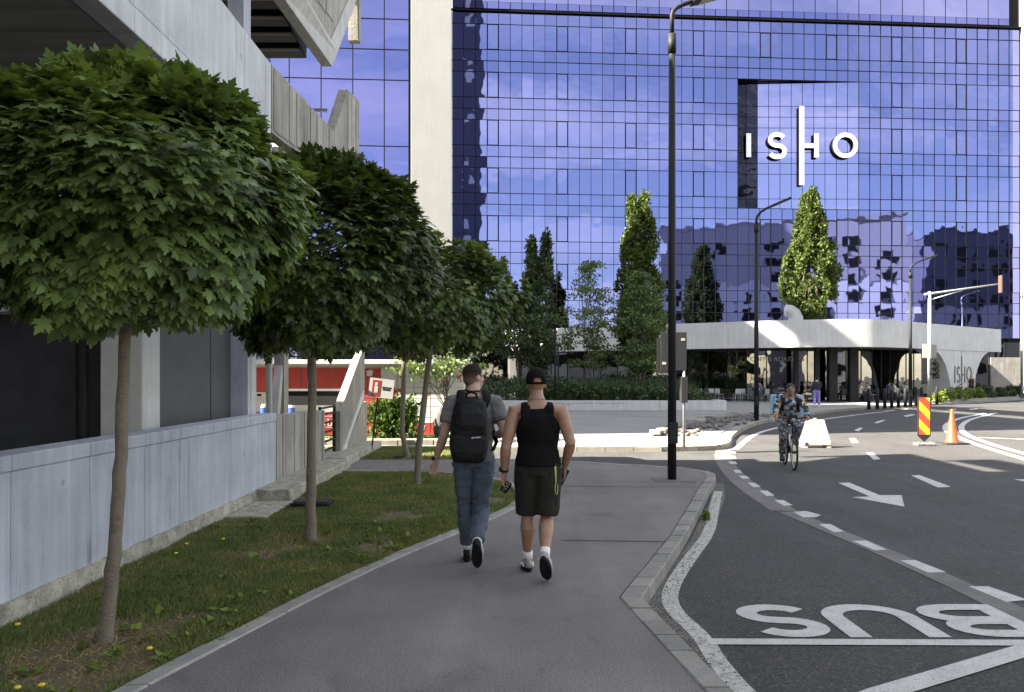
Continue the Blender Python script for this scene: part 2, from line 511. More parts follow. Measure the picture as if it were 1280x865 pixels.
M_wht = pbr("white_plastic", (0.29, 0.28, 0.25), 0.55, var=0.06, scale=4)
M_red = pbr("red_paint", (0.27, 0.028, 0.022), 0.5, var=0.1, scale=5)
M_orange = pbr("orange_plastic", (0.36, 0.062, 0.016), 0.5, var=0.1, scale=12, bump=0.15, bscale=40)
M_yellow = pbr("yellow_sheeting", (0.50, 0.32, 0.012), 0.5, var=0.06, scale=12)
M_redsheet = pbr("red_sheeting", (0.42, 0.045, 0.018), 0.5, var=0.06, scale=12)
M_greyplate = pbr("grey_sign_back", (0.020, 0.020, 0.022), 0.6, spec=0.2, var=0.1, scale=6)
M_rubber = pbr("black_rubber", (0.02, 0.02, 0.02), 0.85, var=0.2, scale=20)
M_rock = pbr("grey_rock", (0.135, 0.128, 0.118), 0.95, var=0.35, scale=5, bump=1.0, bscale=14, obj_rand=0.2)
M_gravel = pbr("gravel_bed", (0.15, 0.142, 0.135), 1.0, var=0.3, scale=4, bump=1.0, bscale=25, speck=0.6, speck_scale=18)
M_dandelion = pbr("dandelion_yellow", (0.70, 0.52, 0.02), 0.6)
# ------------------------------------------------------------------ ground, road, pavements
ZR = -0.12
road = struct(MB().add([(-400, -400, ZR), (400, -400, ZR), (400, 500, ZR), (-400, 500, ZR)], [(0, 1, 2, 3)]).build("road", M_road))


def interp(poly, n):
    P = [Vector((p[0], p[1])) for p in poly]
    L = [0]
    for i in range(1, len(P)):
        L.append(L[-1] + (P[i] - P[i - 1]).length)
    out = []
    for k in range(n + 1):
        s = L[-1] * k / n
        i = 1
        while i < len(P) - 1 and L[i] < s:
            i += 1
        t = (s - L[i - 1]) / max(1e-6, L[i] - L[i - 1])
        out.append(P[i - 1].lerp(P[i], t))
    return out


def smooth_poly(poly, it=2):
    P = [Vector((p[0], p[1])) for p in poly]
    for _ in range(it):
        Q = [P[0]]
        for a, b in zip(P[:-1], P[1:]):
            Q += [a.lerp(b, 0.25), a.lerp(b, 0.75)]
        Q.append(P[-1])
        P = Q
    return P


def offset_poly(P, d):
    P = [Vector((p[0], p[1])) for p in P]
    out = []
    for i, p in enumerate(P):
        a = P[max(0, i - 1)]; b = P[min(len(P) - 1, i + 1)]
        t = (b - a).normalized()
        out.append(p + Vector((t.y, -t.x)) * d)       # d > 0: to the right of the walking direction
    return out


def ribbon(name, P, w, z, mat, parent):
    """flat painted band along a ground polyline"""
    a = offset_poly(P, -w / 2); b = offset_poly(P, w / 2)
    n = len(a)
    vs = [(p.x, p.y, z) for p in a] + [(p.x, p.y, z) for p in b]
    return MB().add(vs, [(i, n + i, n + i + 1, i + 1) for i in range(n - 1)]).build(name, mat, parent)


def stones(parent, inner, outer, n, z0, z1, mat, name="kerb_stone", gap=0.006, chamfer=0.012, tilt=0.004):
    a = interp(inner, n); b = interp(outer, n)
    rr = random.Random(len(a))
    for i in range(n):
        p0, p1, q0, q1 = a[i], a[i + 1], b[i], b[i + 1]
        g = (p1 - p0).normalized() * gap; h = (q1 - q0).normalized() * gap
        p0 = p0 + g; p1 = p1 - g; q0 = q0 + h; q1 = q1 - h
        dz = rr.uniform(-tilt, tilt); c = chamfer
        def ins(p, q): return p.lerp(q, min(0.3, c / max(0.01, (q - p).length)))
        P0, P1, Q0, Q1 = ins(p0, q0), ins(p1, q1), ins(q0, p0), ins(q1, p1)
        zt = z1 + dz
        vs = [(p0.x, p0.y, z0), (p1.x, p1.y, z0), (q1.x, q1.y, z0), (q0.x, q0.y, z0),
              (p0.x, p0.y, zt - c), (p1.x, p1.y, zt - c), (q1.x, q1.y, zt - c), (q0.x, q0.y, zt - c),
              (P0.x, P0.y, zt), (P1.x, P1.y, zt), (Q1.x, Q1.y, zt), (Q0.x, Q0.y, zt)]
        fs = [(0, 1, 5, 4), (1, 2, 6, 5), (2, 3, 7, 6), (3, 0, 4, 7), (4, 5, 9, 8), (5, 6, 10, 9), (6, 7, 11, 10), (7, 4, 8, 11), (8, 9, 10, 11)]
        MB().add(vs, [f[::-1] for f in fs]).build(name, mat, parent)


# footpath edge on the lawn side (walking north), and its kerb on the road side
lawn_edge = smooth_poly([(-3.5, -1), (-1.98, 4.51), (-1.26, 7.05), (-0.56, 8.72), (-0.03, 10.06), (0.19, 10.9), (0.16, 12.2), (-0.25, 13.5), (-1.1, 14.15), (-2.0, 14.35), (-3.1, 14.4)])
k_in = [(1.68, -1.0), (1.04, 4.30), (0.823, 6.14), (1.675, 8.5), (2.30, 10.45), (2.86, 12.23), (3.22, 13.3), (3.36, 13.9), (3.30, 14.35), (3.05, 14.72), (2.55, 15.05), (1.6, 15.6), (0.5, 16.1), (-0.8, 16.45)]
k_out = [(1.85, -1.0), (1.20, 4.30), (1.0, 6.14), (1.83, 8.5), (2.46, 10.45), (3.02, 12.23), (3.38, 13.25), (3.53, 13.9), (3.46, 14.45), (3.15, 14.86), (2.62, 15.2), (1.66, 15.76), (0.55, 16.26), (-0.8, 16.6)]

# rocks below are set on the base slabs
footpath = struct(MB().prism([(p.x, p.y) for p in lawn_edge] + [(-3.1, 16.25), (-0.8, 16.25)] + [(p[0] - 0.004, p[1]) for p in k_in[::-1]], -0.4, 0.0).build("footpath", M_path))
lawn = struct(MB().prism([(-3.45, -1)] + [(p.x - 0.002, p.y) for p in lawn_edge] + [(-3.45, 14.4)], -0.4, -0.02).build("lawn", M_soil))
edging = struct(MB().box(-3.6, -3.55, -1.2, -1.1, -0.3, -0.1).build("edging", M_edge))
le_a = offset_poly(lawn_edge, -0.11); le_b = offset_poly(lawn_edge, 0.02)
stones(edging, le_a, le_b, 26, -0.2, 0.012, M_edge, name="edging_stone")
kerb = struct(MB().box(1.70, 1.84, -1.6, -1.1, -0.3, 0.0).build("kerb", M_kerb))
stones(kerb, k_in[:3], k_out[:3], 24, -0.3, 0.006, M_kerb)
stones(kerb, k_in[2:8], k_out[2:8], 26, -0.3, 0.006, M_kerb)
stones(kerb, k_in[7:], k_out[7:], 14, -0.3, 0.006, M_kerb)
# a seam and a steel cover round the lamp base in the footpath
for (a, b) in (((702, 675.5), (836, 677.5)), ((640, 608), (872, 609))):
    A = gp(*a, 0); B = gp(*b, 0)
    MB().add([(A.x, A.y - 0.012, 0.004), (B.x, B.y - 0.012, 0.004), (B.x, B.y + 0.012, 0.004), (A.x, A.y + 0.012, 0.004)], [(0, 1, 2, 3)]).build("seam", M_rubber, footpath)

# far pavement, planted strip on the left
pk = [(-30, 19.2), (3.75, 19.2), (5.05, 19.55), (5.5, 20.2), (6.25, 22.8), (7.6, 26.3), (9.1, 29.8), (10.85, 32.5), (14.5, 38.3), (18.5, 43.0), (22.5, 46.4), (26, 49.0), (39, 60.5), (70, 92)]
pks = [Vector((-30, 19.2)), Vector((3.5, 19.2))] + smooth_poly([(3.6, 19.2), (5.05, 19.5), (5.6, 20.4), (6.25, 22.8), (7.6, 26.3), (9.1, 29.8), (10.85, 32.5), (14.5, 38.3), (18.5, 43.0), (22.5, 46.4), (26, 49.0), (39, 60.5), (70, 92)])
pin = offset_poly(pks, -0.16)
plaza = struct(MB().prism([(p.x, p.y) for p in pin] + [(70, 140), (-60, 140), (-60, 19.35)], -0.4, 0.0).build("plaza", M_plaza))
pkerb = struct(MB().box(-30.5, -30.1, 19.2, 19.4, -0.3, 0.0).build("plaza_kerb", M_kerb2))
i3 = [i for i, p in enumerate(pks) if p.x > 3.7][0]
stones(pkerb, [(-8, 19.36), (3.6, 19.36)], [(-8, 19.2), (3.6, 19.2)], 17, -0.3, 0.008, M_kerb2)
jj = [i for i, p in enumerate(pks) if p.y > 49][0]
stones(pkerb, [tuple(p) for p in pin[1:jj]], [tuple(p) for p in pks[1:jj]], 70, -0.3, 0.008, M_kerb2, gap=0.01)
strip_lawn = struct(MB().prism([(-9, 16.25), (-0.8, 16.25), (-0.8, 19.2), (-9, 19.2)], -0.4, -0.015).build("verge", M_soil))
MB().box(-0.8, -0.68, 16.6, 19.2, -0.3, 0.01).build("verge_edging", M_edge, edging)
verge2 = struct(MB().box(-9, -1.2, 19.95, 21.45, 0.0, 0.06).build("verge", M_soil))
ok_ = struct(MB().box(-9, -1.05, 19.75, 19.95, 0.0, 0.14).build("verge_kerb", M_kerb2))
for i in range(9):
    MB().box(-8.95 + i * 0.88, -8.1 + i * 0.88, 19.62, 19.75, 0.0, 0.12 + 0.01 * (i % 2)).build("kerb_stone", M_kerb2, ok_)

# ------------------------------------------------------------------ painted markings (children of the road)
ZM = ZR + 0.005


def paint(name, pix, mat=M_paint, off=(0, 0), sc=1.0, z=ZM):
    P = [gp(off[0] + x / sc, off[1] + y / sc, ZR) for x, y in pix]
    a = sum(P[i].x * P[(i + 1) % len(P)].y - P[(i + 1) % len(P)].x * P[i].y for i in range(len(P)))
    if a < 0:
        P = P[::-1]
    return MB().add([(p.x, p.y, z) for p in P], [tuple(range(len(P)))]).build(name, mat, road)


C2 = dict(off=(760, 560), sc=2.4615)
for q in ([(1110, 427), (1170, 427), (1292, 469), (1225, 475)], [(900, 347), (945, 346), (1040, 383), (985, 385)], [(750, 287), (795, 286), (858, 314), (822, 316)],
          [(648, 235), (685, 235), (727, 258), (695, 260)], [(570, 197), (610, 195), (655, 207), (640, 214), (600, 214)], [(512, 161), (540, 161), (568, 177), (540, 178)],
          [(465, 132), (490, 132), (513, 147), (488, 148)], [(430, 108), (452, 108), (470, 120), (447, 121)], [(402, 86), (425, 86), (437, 95), (413, 95)],
          [(385, 68), (405, 68), (413, 77), (393, 77)], [(370, 42), (392, 42), (398, 50), (377, 50)], [(368, 25), (390, 25), (395, 33), (374, 33)], [(370, 11), (390, 11), (393, 18), (372, 18)],
          [(932, 85), (958, 84), (1055, 120), (1015, 122)], [(1250, 97), (1300, 97), (1330, 106), (1290, 106)]):
    paint("lane_dash", q, **C2)
paint("arrow_marking", [(708, 108), (742, 107), (836, 146), (903, 146), (912, 181), (752, 152), (806, 150)], **C2)
C1 = dict(off=(920, 420), sc=3.556)
for q in ([(580, 520), (605, 518), (643, 548), (612, 551)], [(503, 455), (530, 455), (545, 475), (515, 476)], [(525, 420), (548, 408), (566, 408), (545, 424)],
          [(612, 385), (650, 374), (665, 375), (630, 388)], [(742, 355), (780, 348), (800, 350), (760, 360)], [(660, 333), (700, 328), (706, 331), (668, 336)],
          [(1035, 326), (1070, 322), (1076, 325), (1042, 329)], [(730, 326), (760, 323), (766, 326), (737, 329)], [(940, 327), (975, 324), (982, 327), (948, 330)]):
    paint("lane_dash", q, **C1)


def pix_line(name, pts, w, mat=M_paint, z=ZM, sm=2):
    P = smooth_poly([gp(x, y, ZR).xy for x, y in pts], sm)
    return ribbon(name, P, w, z, mat, road)


pix_line("edge_line", [(919, 562), (942, 542.5), (976, 533.5), (1015, 526), (1075, 518), (1120, 513)], 0.16)
pix_line("curved_line", [(1232, 516.6), (1205, 521.5), (1190, 526), (1181, 532), (1183, 540), (1200, 548), (1230, 559), (1285, 575.5), (1330, 588)], 0.19)
pix_line("curved_line", [(1246, 516), (1214, 523.5), (1203, 530), (1201, 536), (1206, 543), (1235, 554.5), (1285, 568.5), (1330, 580)], 0.19)
pix_line("cross_line", [(1222, 546.8), (1250, 548), (1300, 550)], 0.16)
# worn grey strip that divides the bus bay from the lane
ribbon("asphalt_strip", smooth_poly([gp(x, y, ZR).xy for x, y in [(912, 549), (902, 566), (906, 580), (930, 606.5), (980, 638.5)]]), 0.36, ZR + 0.003, M_strip, road)
ribbon("asphalt_strip", smooth_poly([gp(x, y, ZR).xy for x, y in [(984, 640), (1050, 667), (1150, 709), (1280, 770), (1400, 830)]]), 0.25, ZR + 0.0035, M_strip, road)
# speckled white gutter line that follows the kerb
ribbon("gutter_line", smooth_poly([(x, y) for x, y in [(3.25, 12.6), (2.75, 10.9), (2.27, 9.2), (1.72, 7.85), (1.32, 6.75), (1.24, 6.2), (1.33, 5.6), (1.30, 5.0), (1.36, 4.3), (1.50, 3.0), (1.9, -1)]]), 0.135, ZM, M_paintworn, road)
# grit between kerb and gutter line
ribbon("gutter_grit", smooth_poly([(3.5, 13.6), (3.1, 12.0), (2.55, 10.3), (1.95, 8.45), (1.3, 6.9), (1.1, 6.3), (1.2, 5.2), (1.28, 4.3)]), 0.20, ZR + 0.002, pbr("gutter_grit_mat", (0.09, 0.082, 0.07), 1.0, var=0.4, scale=6, speck=0.7, speck_scale=60), road)


def strokes2d(strokes, w):
    """polylines -> flat ribbons (lists of left and right points)"""
    out = []
    for st in strokes:
        P = [Vector(p) for p in st]
        closed = (P[0] - P[-1]).length < 1e-5
        n = len(P); L = []; Rr = []
        for i in range(n):
            a = P[i - 1] if i > 0 else (P[-2] if closed else P[0])
            b = P[i + 1] if i < n - 1 else (P[1] if closed else P[-1])
            t = (b - a).normalized(); nn = Vector((-t.y, t.x)) * w / 2
            L.append(P[i] + nn); Rr.append(P[i] - nn)
        out.append((L, Rr))
    return out


def arc(cx, cy, rx, ry, a0, a1, n=14):
    return [(cx + rx * math.cos(R(a0 + (a1 - a0) * i / n)), cy + ry * math.sin(R(a0 + (a1 - a0) * i / n))) for i in range(n + 1)]


def flat_letter(name, strokes, w, fmap, mat, parent):
    m = MB()
    for si, (L, Rr) in enumerate(strokes2d(strokes, w)):
        n = len(L)
        up = Vector((0, 0, 0.0012 * si))
        vs = [tuple(Vector(fmap(*p)) + up) for p in L] + [tuple(Vector(fmap(*p)) + up) for p in Rr]
        m.add(vs, [(i, n + i, n + i + 1, i + 1) for i in range(n - 1)])
    return m.build(name, mat, parent)


# BUS, read by drivers coming towards the camera
S_str = [arc(0.31, 0.565, 0.205, 0.155, 25, 270, 18) + arc(0.31, 0.245, 0.215, 0.165, 90, -155, 18)[1:]]
U_str = [[(0.08, 0.80), (0.08, 0.32)] + arc(0.355, 0.32, 0.275, 0.245, 180, 360, 16) + [(0.63, 0.80)]]
B_str = [[(0.08, 0.0), (0.08, 0.80)], [(0.08, 0.72), (0.33, 0.72)] + arc(0.33, 0.575, 0.21, 0.145, 90, -90, 12) + [(0.08, 0.43)], [(0.10, 0.40), (0.36, 0.40)] + arc(0.36, 0.24, 0.23, 0.16, 90, -90, 12) + [(0.08, 0.08)]]
for nm, st, x0 in (("letter", B_str, 3.78), ("letter", U_str, 3.06), ("letter", S_str, 2.32)):
    k = [0]
    def fm(u, v, x0=x0): return (x0 - u, 6.36 - v, ZM)
    o = flat_letter(nm, st, 0.155, fm, M_paint, road)
    for i, vv in enumerate(o.data.vertices):
        pass
ribbon("stop_line", [Vector((1.34, 5.47)), Vector((4.6, 5.43))], 0.12, ZM + 0.0015, M_paint, road)
ribbon("diagonal_line", [Vector((1.35, 4.05)), Vector((2.10, 4.57)), Vector((3.40, 5.30)), Vector((3.55, 5.36))], 0.16, ZM + 0.003, M_paint, road)

# ------------------------------------------------------------------ low wall beside the lawn
wallo = thing("retaining_wall", "low blue grey painted concrete wall with rough pale footing beside the lawn", "wall", (-3.5, 5, 0))
ys = [1.5, 2.4, 3.3, 4.25, 5.59, 6.63, 7.63, 8.43, 9.97, 11.86]
for a, b in zip(ys[:-1], ys[1:]):
    MB().box(-3.76, -3.5, a + 0.004, b - 0.004, 0.10, 1.03).build("panel", M_wall, wallo, bevel=0.006, world=True)
    MB().box(-3.77, -3.49, a + 0.002, b - 0.002, 1.032, 1.15).build("coping", M_wall, wallo, bevel=0.012, world=True)
rng = np.random.default_rng(3)
fm_ = MB()
yy = np.arange(1.5, 11.9, 0.12)
for i in range(len(yy) - 1):
    d0, d1 = 0.015 + 0.03 * mnoise.noise((yy[i] * 1.7, 0, 0)), 0.015 + 0.03 * mnoise.noise((yy[i + 1] * 1.7, 0, 0))
    h0, h1 = 0.135 + 0.022 * mnoise.noise((yy[i] * 5.3, 5, 0)), 0.135 + 0.022 * mnoise.noise((yy[i + 1] * 5.3, 5, 0))
    y0, y1 = yy[i], yy[i + 1]
    fm_.add([(-3.47 + d0, y0, -0.1), (-3.47 + d1, y1, -0.1), (-3.48 + d0, y0, h0), (-3.48 + d1, y1, h1), (-3.55, y0, h0 + 0.01), (-3.55, y1, h1 + 0.01)], [(0, 1, 3, 2), (2, 3, 5, 4)])
fm_.build("footing", M_foot, wallo, world=True)

ribw = thing("boarded_wall", "short board marked brown grey concrete wall between the painted wall and the stair", "wall", (-3.5, 13.4, 0))
yb = 11.9
k = 0
while yb < 14.85:
    w = [0.30, 0.36, 0.28, 0.33][k % 4]
    MB().box(-3.72, -3.50 + 0.012 * (k % 2), yb + 0.004, min(yb + w, 14.9) - 0.004, 0.15, 1.10 - 0.004 * k).build("board_panel", M_board, ribw, world=True, bevel=0.004)
    yb += w; k += 1
step = struct(MB().box(-3.9, -3.02, 10.9, 15.0, -0.2, 0.15).box(-3.9, -3.1, 15.0, 19.0, -0.2, 0.17).build("concrete_step", M_foot, bevel=0.02))
pad = struct(MB().box(-3.45, -2.95, 9.6, 10.8, -0.2, 0.02).build("concrete_pad", M_foot, bevel=0.02))

# ------------------------------------------------------------------ concrete building on the left
bld = thing("concrete_building", "raw concrete building with an overhanging parapet and folded outside stair", "building", (-6, 8, 0))


def bp(name, mb, mat, bevel=0.0):
    return mb.build(name, mat, bld, world=True, bevel=bevel)


# parapet along the overhang, in panels with recessed joints
py = [-14, -8, -3.0, 2.0, 7.4, 10.48, 11.63]
for a, b in zip(py[:-1], py[1:]):
    bp("parapet_panel", MB().box(-3.70, -3.50, a + 0.006, b - 0.006, 5.13, 6.23), M_wall_lt, 0.01)
    bp("slab_edge", MB().box(-3.72, -3.485, a + 0.003, b - 0.003, 4.87, 5.115), M_wall_lt, 0.012)
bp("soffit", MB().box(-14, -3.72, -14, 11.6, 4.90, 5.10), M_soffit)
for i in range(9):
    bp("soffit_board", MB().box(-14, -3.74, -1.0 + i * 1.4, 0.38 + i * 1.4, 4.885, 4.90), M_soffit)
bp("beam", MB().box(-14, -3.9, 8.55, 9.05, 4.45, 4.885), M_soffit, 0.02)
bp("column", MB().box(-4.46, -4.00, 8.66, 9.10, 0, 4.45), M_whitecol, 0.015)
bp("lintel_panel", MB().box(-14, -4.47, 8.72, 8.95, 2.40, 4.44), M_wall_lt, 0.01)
bp("shade_sheet", MB().box(-14, -4.48, 9.0, 9.1, 0, 2.398), M_void)  # dark sheet stands in for the shaded garage interior
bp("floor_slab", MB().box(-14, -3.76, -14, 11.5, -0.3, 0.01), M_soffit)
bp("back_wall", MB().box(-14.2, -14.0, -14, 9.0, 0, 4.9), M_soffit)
bp("downpipe", MB().tube([(-4.62, 8.6, 0.55), (-4.62, 8.6, 2.38)], 0.06, 14).tube([(-4.62, 8.6, 0.9), (-4.62, 8.6, 0.94)], 0.072, 14).tube([(-4.62, 8.6, 1.9), (-4.62, 8.6, 1.94)], 0.072, 14), M_black)
bp("pipe_foot", MB().box(-4.78, -4.5, 8.46, 8.64, 0.5, 0.62), M_rock, 0.02)
bp("wall_panel", MB().box(-4.20, -4.05, 9.11, 10.74, 0, 4.88), M_dkpanel)
bp("wall_panel", MB().box(-4.20, -4.045, 10.755, 11.50, 0, 4.88), M_dkpanel)
bp("column", MB().box(-4.10, -3.80, 11.52, 11.84, 0, 4.86), M_wall, 0.01)
bp("pale_side_strip", MB().box(-3.80, -3.785, 11.62, 11.84, 0.2, 4.86), M_whitecol)  # pale strip over the column's side face
bp("standpipe", MB().tube([(-4.25, 14.0, 0.2), (-4.25, 14.0, 4.8)], 0.055, 12), M_mast)
bp("pipe_valve", MB().ell((-4.25, 13.98, 0.75), (0.09, 0.09, 0.1)).box(-4.48, -4.38, 13.9, 14.0, 0.7, 0.9), M_black)
# set-back upper storeys
bp("upper_wall", MB().box(-20, -5.2, -20, 11.5, 6.0, 13.6), M_dkpanel)
bp("upper_slab", MB().box(-20, -3.5, -20, 11.6, 9.6, 11.0), M_wall_lt)
bp("upper_column", MB().box(-3.95, -3.72, 11.1, 11.4, 6.0, 9.6), M_wall, 0.01)
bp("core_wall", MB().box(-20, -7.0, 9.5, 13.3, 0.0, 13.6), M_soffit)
bp("light_slot_rail", MB().box(-7.3, -7.0, -20, 13.3, 14.3, 15.0).box(-7.2, -7.05, 13.2, 13.3, 13.6, 14.3).box(-7.2, -7.05, 9.9, 10.2, 13.6, 14.3).box(-7.2, -7.05, 4.9, 5.2, 13.6, 14.3), M_wall_lt)  # rail added out of view, its gap lets light strips onto the road
# folded stair: the parapets lean out a little from the building line as they run back

def lean(y):
    return -3.5 + 0.13 * max(0.0, min(y, 15.6) - 11.66)


def slab_run(name, poly, mat, x0=-0.17, x1=0.0, bevel=0.0):
    """yz outline, extruded across the leaning parapet line"""
    n = len(poly)
    ar = sum(poly[i][0] * poly[(i + 1) % n][1] - poly[(i + 1) % n][0] * poly[i][1] for i in range(n))
    if ar < 0:
        poly = poly[::-1]
    vs = [(lean(y) + x0, y, z) for y, z in poly] + [(lean(y) + x1, y, z) for y, z in poly]
    fs = [tuple(range(n))[::-1], tuple(range(n, 2 * n))] + [(i, (i + 1) % n, n + (i + 1) % n, n + i) for i in range(n)]
    return bp(name, MB().add(vs, fs), mat, bevel)


slab_run("stair_parapet", [(11.66, 5.25), (14.1, 5.15), (14.5, 4.9), (15.6, 5.9), (15.6, 7.08), (14.95, 7.05), (14.25, 6.05), (11.66, 6.24)], M_board)
for i in range(9):
    y0 = 11.70 + i * 0.283
    slab_run("board_strip", [(y0 + 0.006, 5.30), (y0 + 0.23 + 0.04 * (i % 3 == 0), 5.28), (y0 + 0.23 + 0.04 * (i % 3 == 0), 6.18 - 0.07 * (y0 - 11.5)), (y0 + 0.006, 6.20 - 0.07 * (y0 - 11.66))], M_board, 0.0, 0.014)
for i in range(3):
    y0 = 14.95 + i * 0.22
    slab_run("board_strip", [(y0, 5.6 + i * 0.15), (y0 + 0.19, 5.75 + i * 0.15), (y0 + 0.19, 7.02), (y0, 6.98)], M_board, 0.0, 0.014)
bp("landing_slab", MB().box(-5.4, -3.68, 11.62, 14.2, 5.0, 5.2), M_soffit)
bp("stair_flight", MB().prism_x([(14.2, 5.0), (15.6, 6.1), (15.6, 6.3), (14.2, 5.2)], -5.4, -3.4), M_soffit)
bp("handrail", MB().bar((-5.3, 14.3, 6.45), (-3.3, 14.3, 6.45), 0.05, 0.05), M_steel)
# upper flight: dark underside with steps, pale stringer and boarded parapet
slab_run("stringer", [(9.5, 7.50), (11.66, 7.46), (14.15, 7.17), (14.4, 7.50), (15.54, 9.05), (15.54, 9.40), (14.1, 7.62), (11.66, 7.92), (9.5, 8.0)], M_conc, -0.19, 0.0, 0.01)
slab_run("stair_parapet", [(9.5, 8.01), (11.66, 7.93), (14.08, 7.64), (15.54, 9.42), (15.6, 8.25), (15.6, 10.5), (9.5, 10.5)], M_board, -0.15, -0.02)
for i in range(6):
    y0 = 12.1 + i * 0.36
    slab_run("board_strip", [(y0, 8.02), (y0 + 0.32, 7.99), (y0 + 0.32, 9.8), (y0, 9.8)], M_board, -0.02, -0.006)
bp("parapet_end", MB().box(-3.2, -2.98, 15.61, 15.78, 8.25, 10.5), M_board)
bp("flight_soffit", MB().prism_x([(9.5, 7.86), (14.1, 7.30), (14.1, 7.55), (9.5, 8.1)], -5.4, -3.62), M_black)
for i in range(8):
    y0 = 10.3 + i * 0.48
    z0 = 7.86 - (y0 - 9.5) * 0.1217
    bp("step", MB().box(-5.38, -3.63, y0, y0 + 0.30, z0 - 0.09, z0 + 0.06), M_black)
    bp("step_nosing", MB().box(-5.36, -3.64, y0 - 0.025, y0, z0 - 0.10, z0 - 0.065), M_soffit)
# lower stair at ground level with its slanted wall
bp("stair_wall", MB().prism_x([(16.3, 0.15), (16.3, 0.98), (18.7, 2.30), (19.0, 2.30), (19.0, 1.15), (16.55, 0.15)], -3.66, -3.50), M_board)
bp("stair_side_strip", MB().prism_x([(16.42, 0.15), (18.75, 1.38), (18.75, 1.20), (16.62, 0.15)], -3.50, -3.47), M_whitecol)
bp("stair_base_wall", MB().prism_x([(16.9, 0.15), (18.95, 1.08), (19.4, 1.08), (19.4, 0.15)], -3.64, -3.515), M_board)
bp("concrete_post", MB().box(-4.52, -4.33, 15.2, 15.5, 0, 5.0), M_board)
bp("post_strut", MB().prism_x([(14.6, 0.2), (14.9, 0.2), (15.25, 1.9), (15.15, 1.9)], -4.50, -4.36), M_conc)
bp("deck_beam", MB().box(-5.2, -3.67, 17.6, 17.75, 1.06, 1.40), M_anthr)
bp("deck_edge", MB().box(-5.2, -3.67, 17.57, 17.60, 1.37, 1.42), M_steel)
gate = thing("railing_gate", "small black barred gate between the boarded wall and the lower stair", "gate", (-3.6, 15.6, 0))
for yv in (14.98, 16.2):
    MB().box(-3.63, -3.58, yv, yv + 0.05, 0.15, 1.12).build("gate_post", M_black, gate, world=True)
for zz in (0.25, 0.42, 0.60, 0.78, 0.95, 1.07):
    MB().box(-3.625, -3.585, 15.03, 16.2, zz, zz + 0.035).build("rail", M_black, gate, world=True)

# added block further left: unseen behind the concrete building, put there to shade the plaza
ob = thing("shade_block", "tall unseen block added left of the plaza to shade it", "building", (-40, 33, 0))
MB().box(-62, -25, 17.1, 35.9, 0, 40.1).box(-62, -25, 35.91, 38.59, 0, 35.5).box(-62, -25, 38.6, 50, 0, 40.1).build("wall", M_wall_lt, ob, world=True)  # middle stretch cut lower to let sun reach the slim poplar
for a, b in ((17.1, 35.9), (38.6, 50)):
    MB().box(-25.6, -25.0, a, b, 41.7, 43.9).build("light_slot_rail", M_wall_lt, ob, world=True)  # added rail, the slot beneath throws a light streak on the canopy
for i in (0, 1, 2, 3, 5, 6):
    MB().box(-25.5, -25.1, 17.1 + i * 4.6, 17.5 + i * 4.6, 40.1, 41.7).build("light_slot_post", M_wall_lt, ob, world=True)
for i in range(8):
    MB().box(-62.1, -24.95, 17.0, 50.05, 3.0 + i * 4.2, 4.8 + i * 4.2).build("window_band", M_darkglass, ob, world=True)
# ------------------------------------------------------------------ glass tower across the street
UX, UY = 0.99746, 0.07121
FQ = Vector((-4.65, 62.0, 0))
FA = math.atan2(UY, UX)
tower = thing("glass_tower", "wide office tower of blue mirror glass with white end fins and ISHO lettering", "building", FQ, FA)


def s_of(px):
    k = (px - 640) / 1000.0
    return (62 * k + 4.65) / (UX - UY * k)


def z_of(px, py):
    return EYE + (470 - py) / 1000.0 * (62 + UY * s_of(px))


NC = 51
CW = 46.2 / NC
core = MB().box(0.05, 46.1, 2.0, 14, 0, 33.8)
core.box(0.05, 25 * CW - 0.02, 0.12, 1.99, 0, 33.8).box(36 * CW + 0.02, 46.1, 0.12, 1.99, 0, 33.8).box(25 * CW - 0.01, 36 * CW + 0.01, 0.12, 1.99, 0, 15.0).box(25 * CW - 0.01, 36 * CW + 0.01, 0.12, 1.99, 25.4, 33.8)
core.build("core", M_mull, tower)
rows = []
for k in range(-4, 3):
    z0 = 19.64 + 3.72 * k
    rows += [(z0, z0 + 1.98, True), (z0 + 1.98, z0 + 2.85, False), (z0 + 2.85, z0 + 3.72, False)]
rows = [r for r in rows if r[1] < 30.1]
PC0, PC1, PZ0, PZ1 = 25, 36, 15.05, 25.36
rj = random.Random(11)
pane_cache = {}


def pane_mesh(w, h):
    key = (round(w, 3), round(h, 3))
    if key not in pane_cache:
        pane_cache[key] = MB().box(-w / 2, w / 2, -0.012, 0.012, -h / 2, h / 2).mesh("pane")
    return pane_cache[key]


rest = MB()
npane = 0
cells = []
for (z0, z1, tall) in rows:
    for c in range(NC):
        if PC0 <= c < PC1 and z0 > PZ0 - 0.2 and z1 < PZ1 + 0.2:
            continue
        cells.append((c, z0, z1, tall))
cells.sort(key=lambda c: (not c[3], -c[1] if not c[3] else 0))
for (c, z0, z1, tall) in cells:
    w = CW - 0.045; h = z1 - z0 - 0.045
    xc = (c + 0.5) * CW; zc = (z0 + z1) / 2
    rx, rz_ = rj.gauss(0, 0.0022), rj.gauss(0, 0.0022)
    if npane < 300:
        o = link_mesh("pane", pane_mesh(w, h), M_glass, tower)
        o.location = (xc, 0.0, zc)
        o.rotation_euler = (rx, 0, rz_)
        npane += 1
    else:
        dy = [(-w / 2) * rz_, (w / 2) * rz_]
        dz = [(-h / 2) * -rx, (h / 2) * -rx]
        rest.add([(xc - w / 2, dy[0] + dz[0], zc - h / 2), (xc + w / 2, dy[1] + dz[0], zc - h / 2), (xc + w / 2, dy[1] + dz[1], zc + h / 2), (xc - w / 2, dy[0] + dz[1], zc + h / 2)], [(0, 1, 2, 3)])
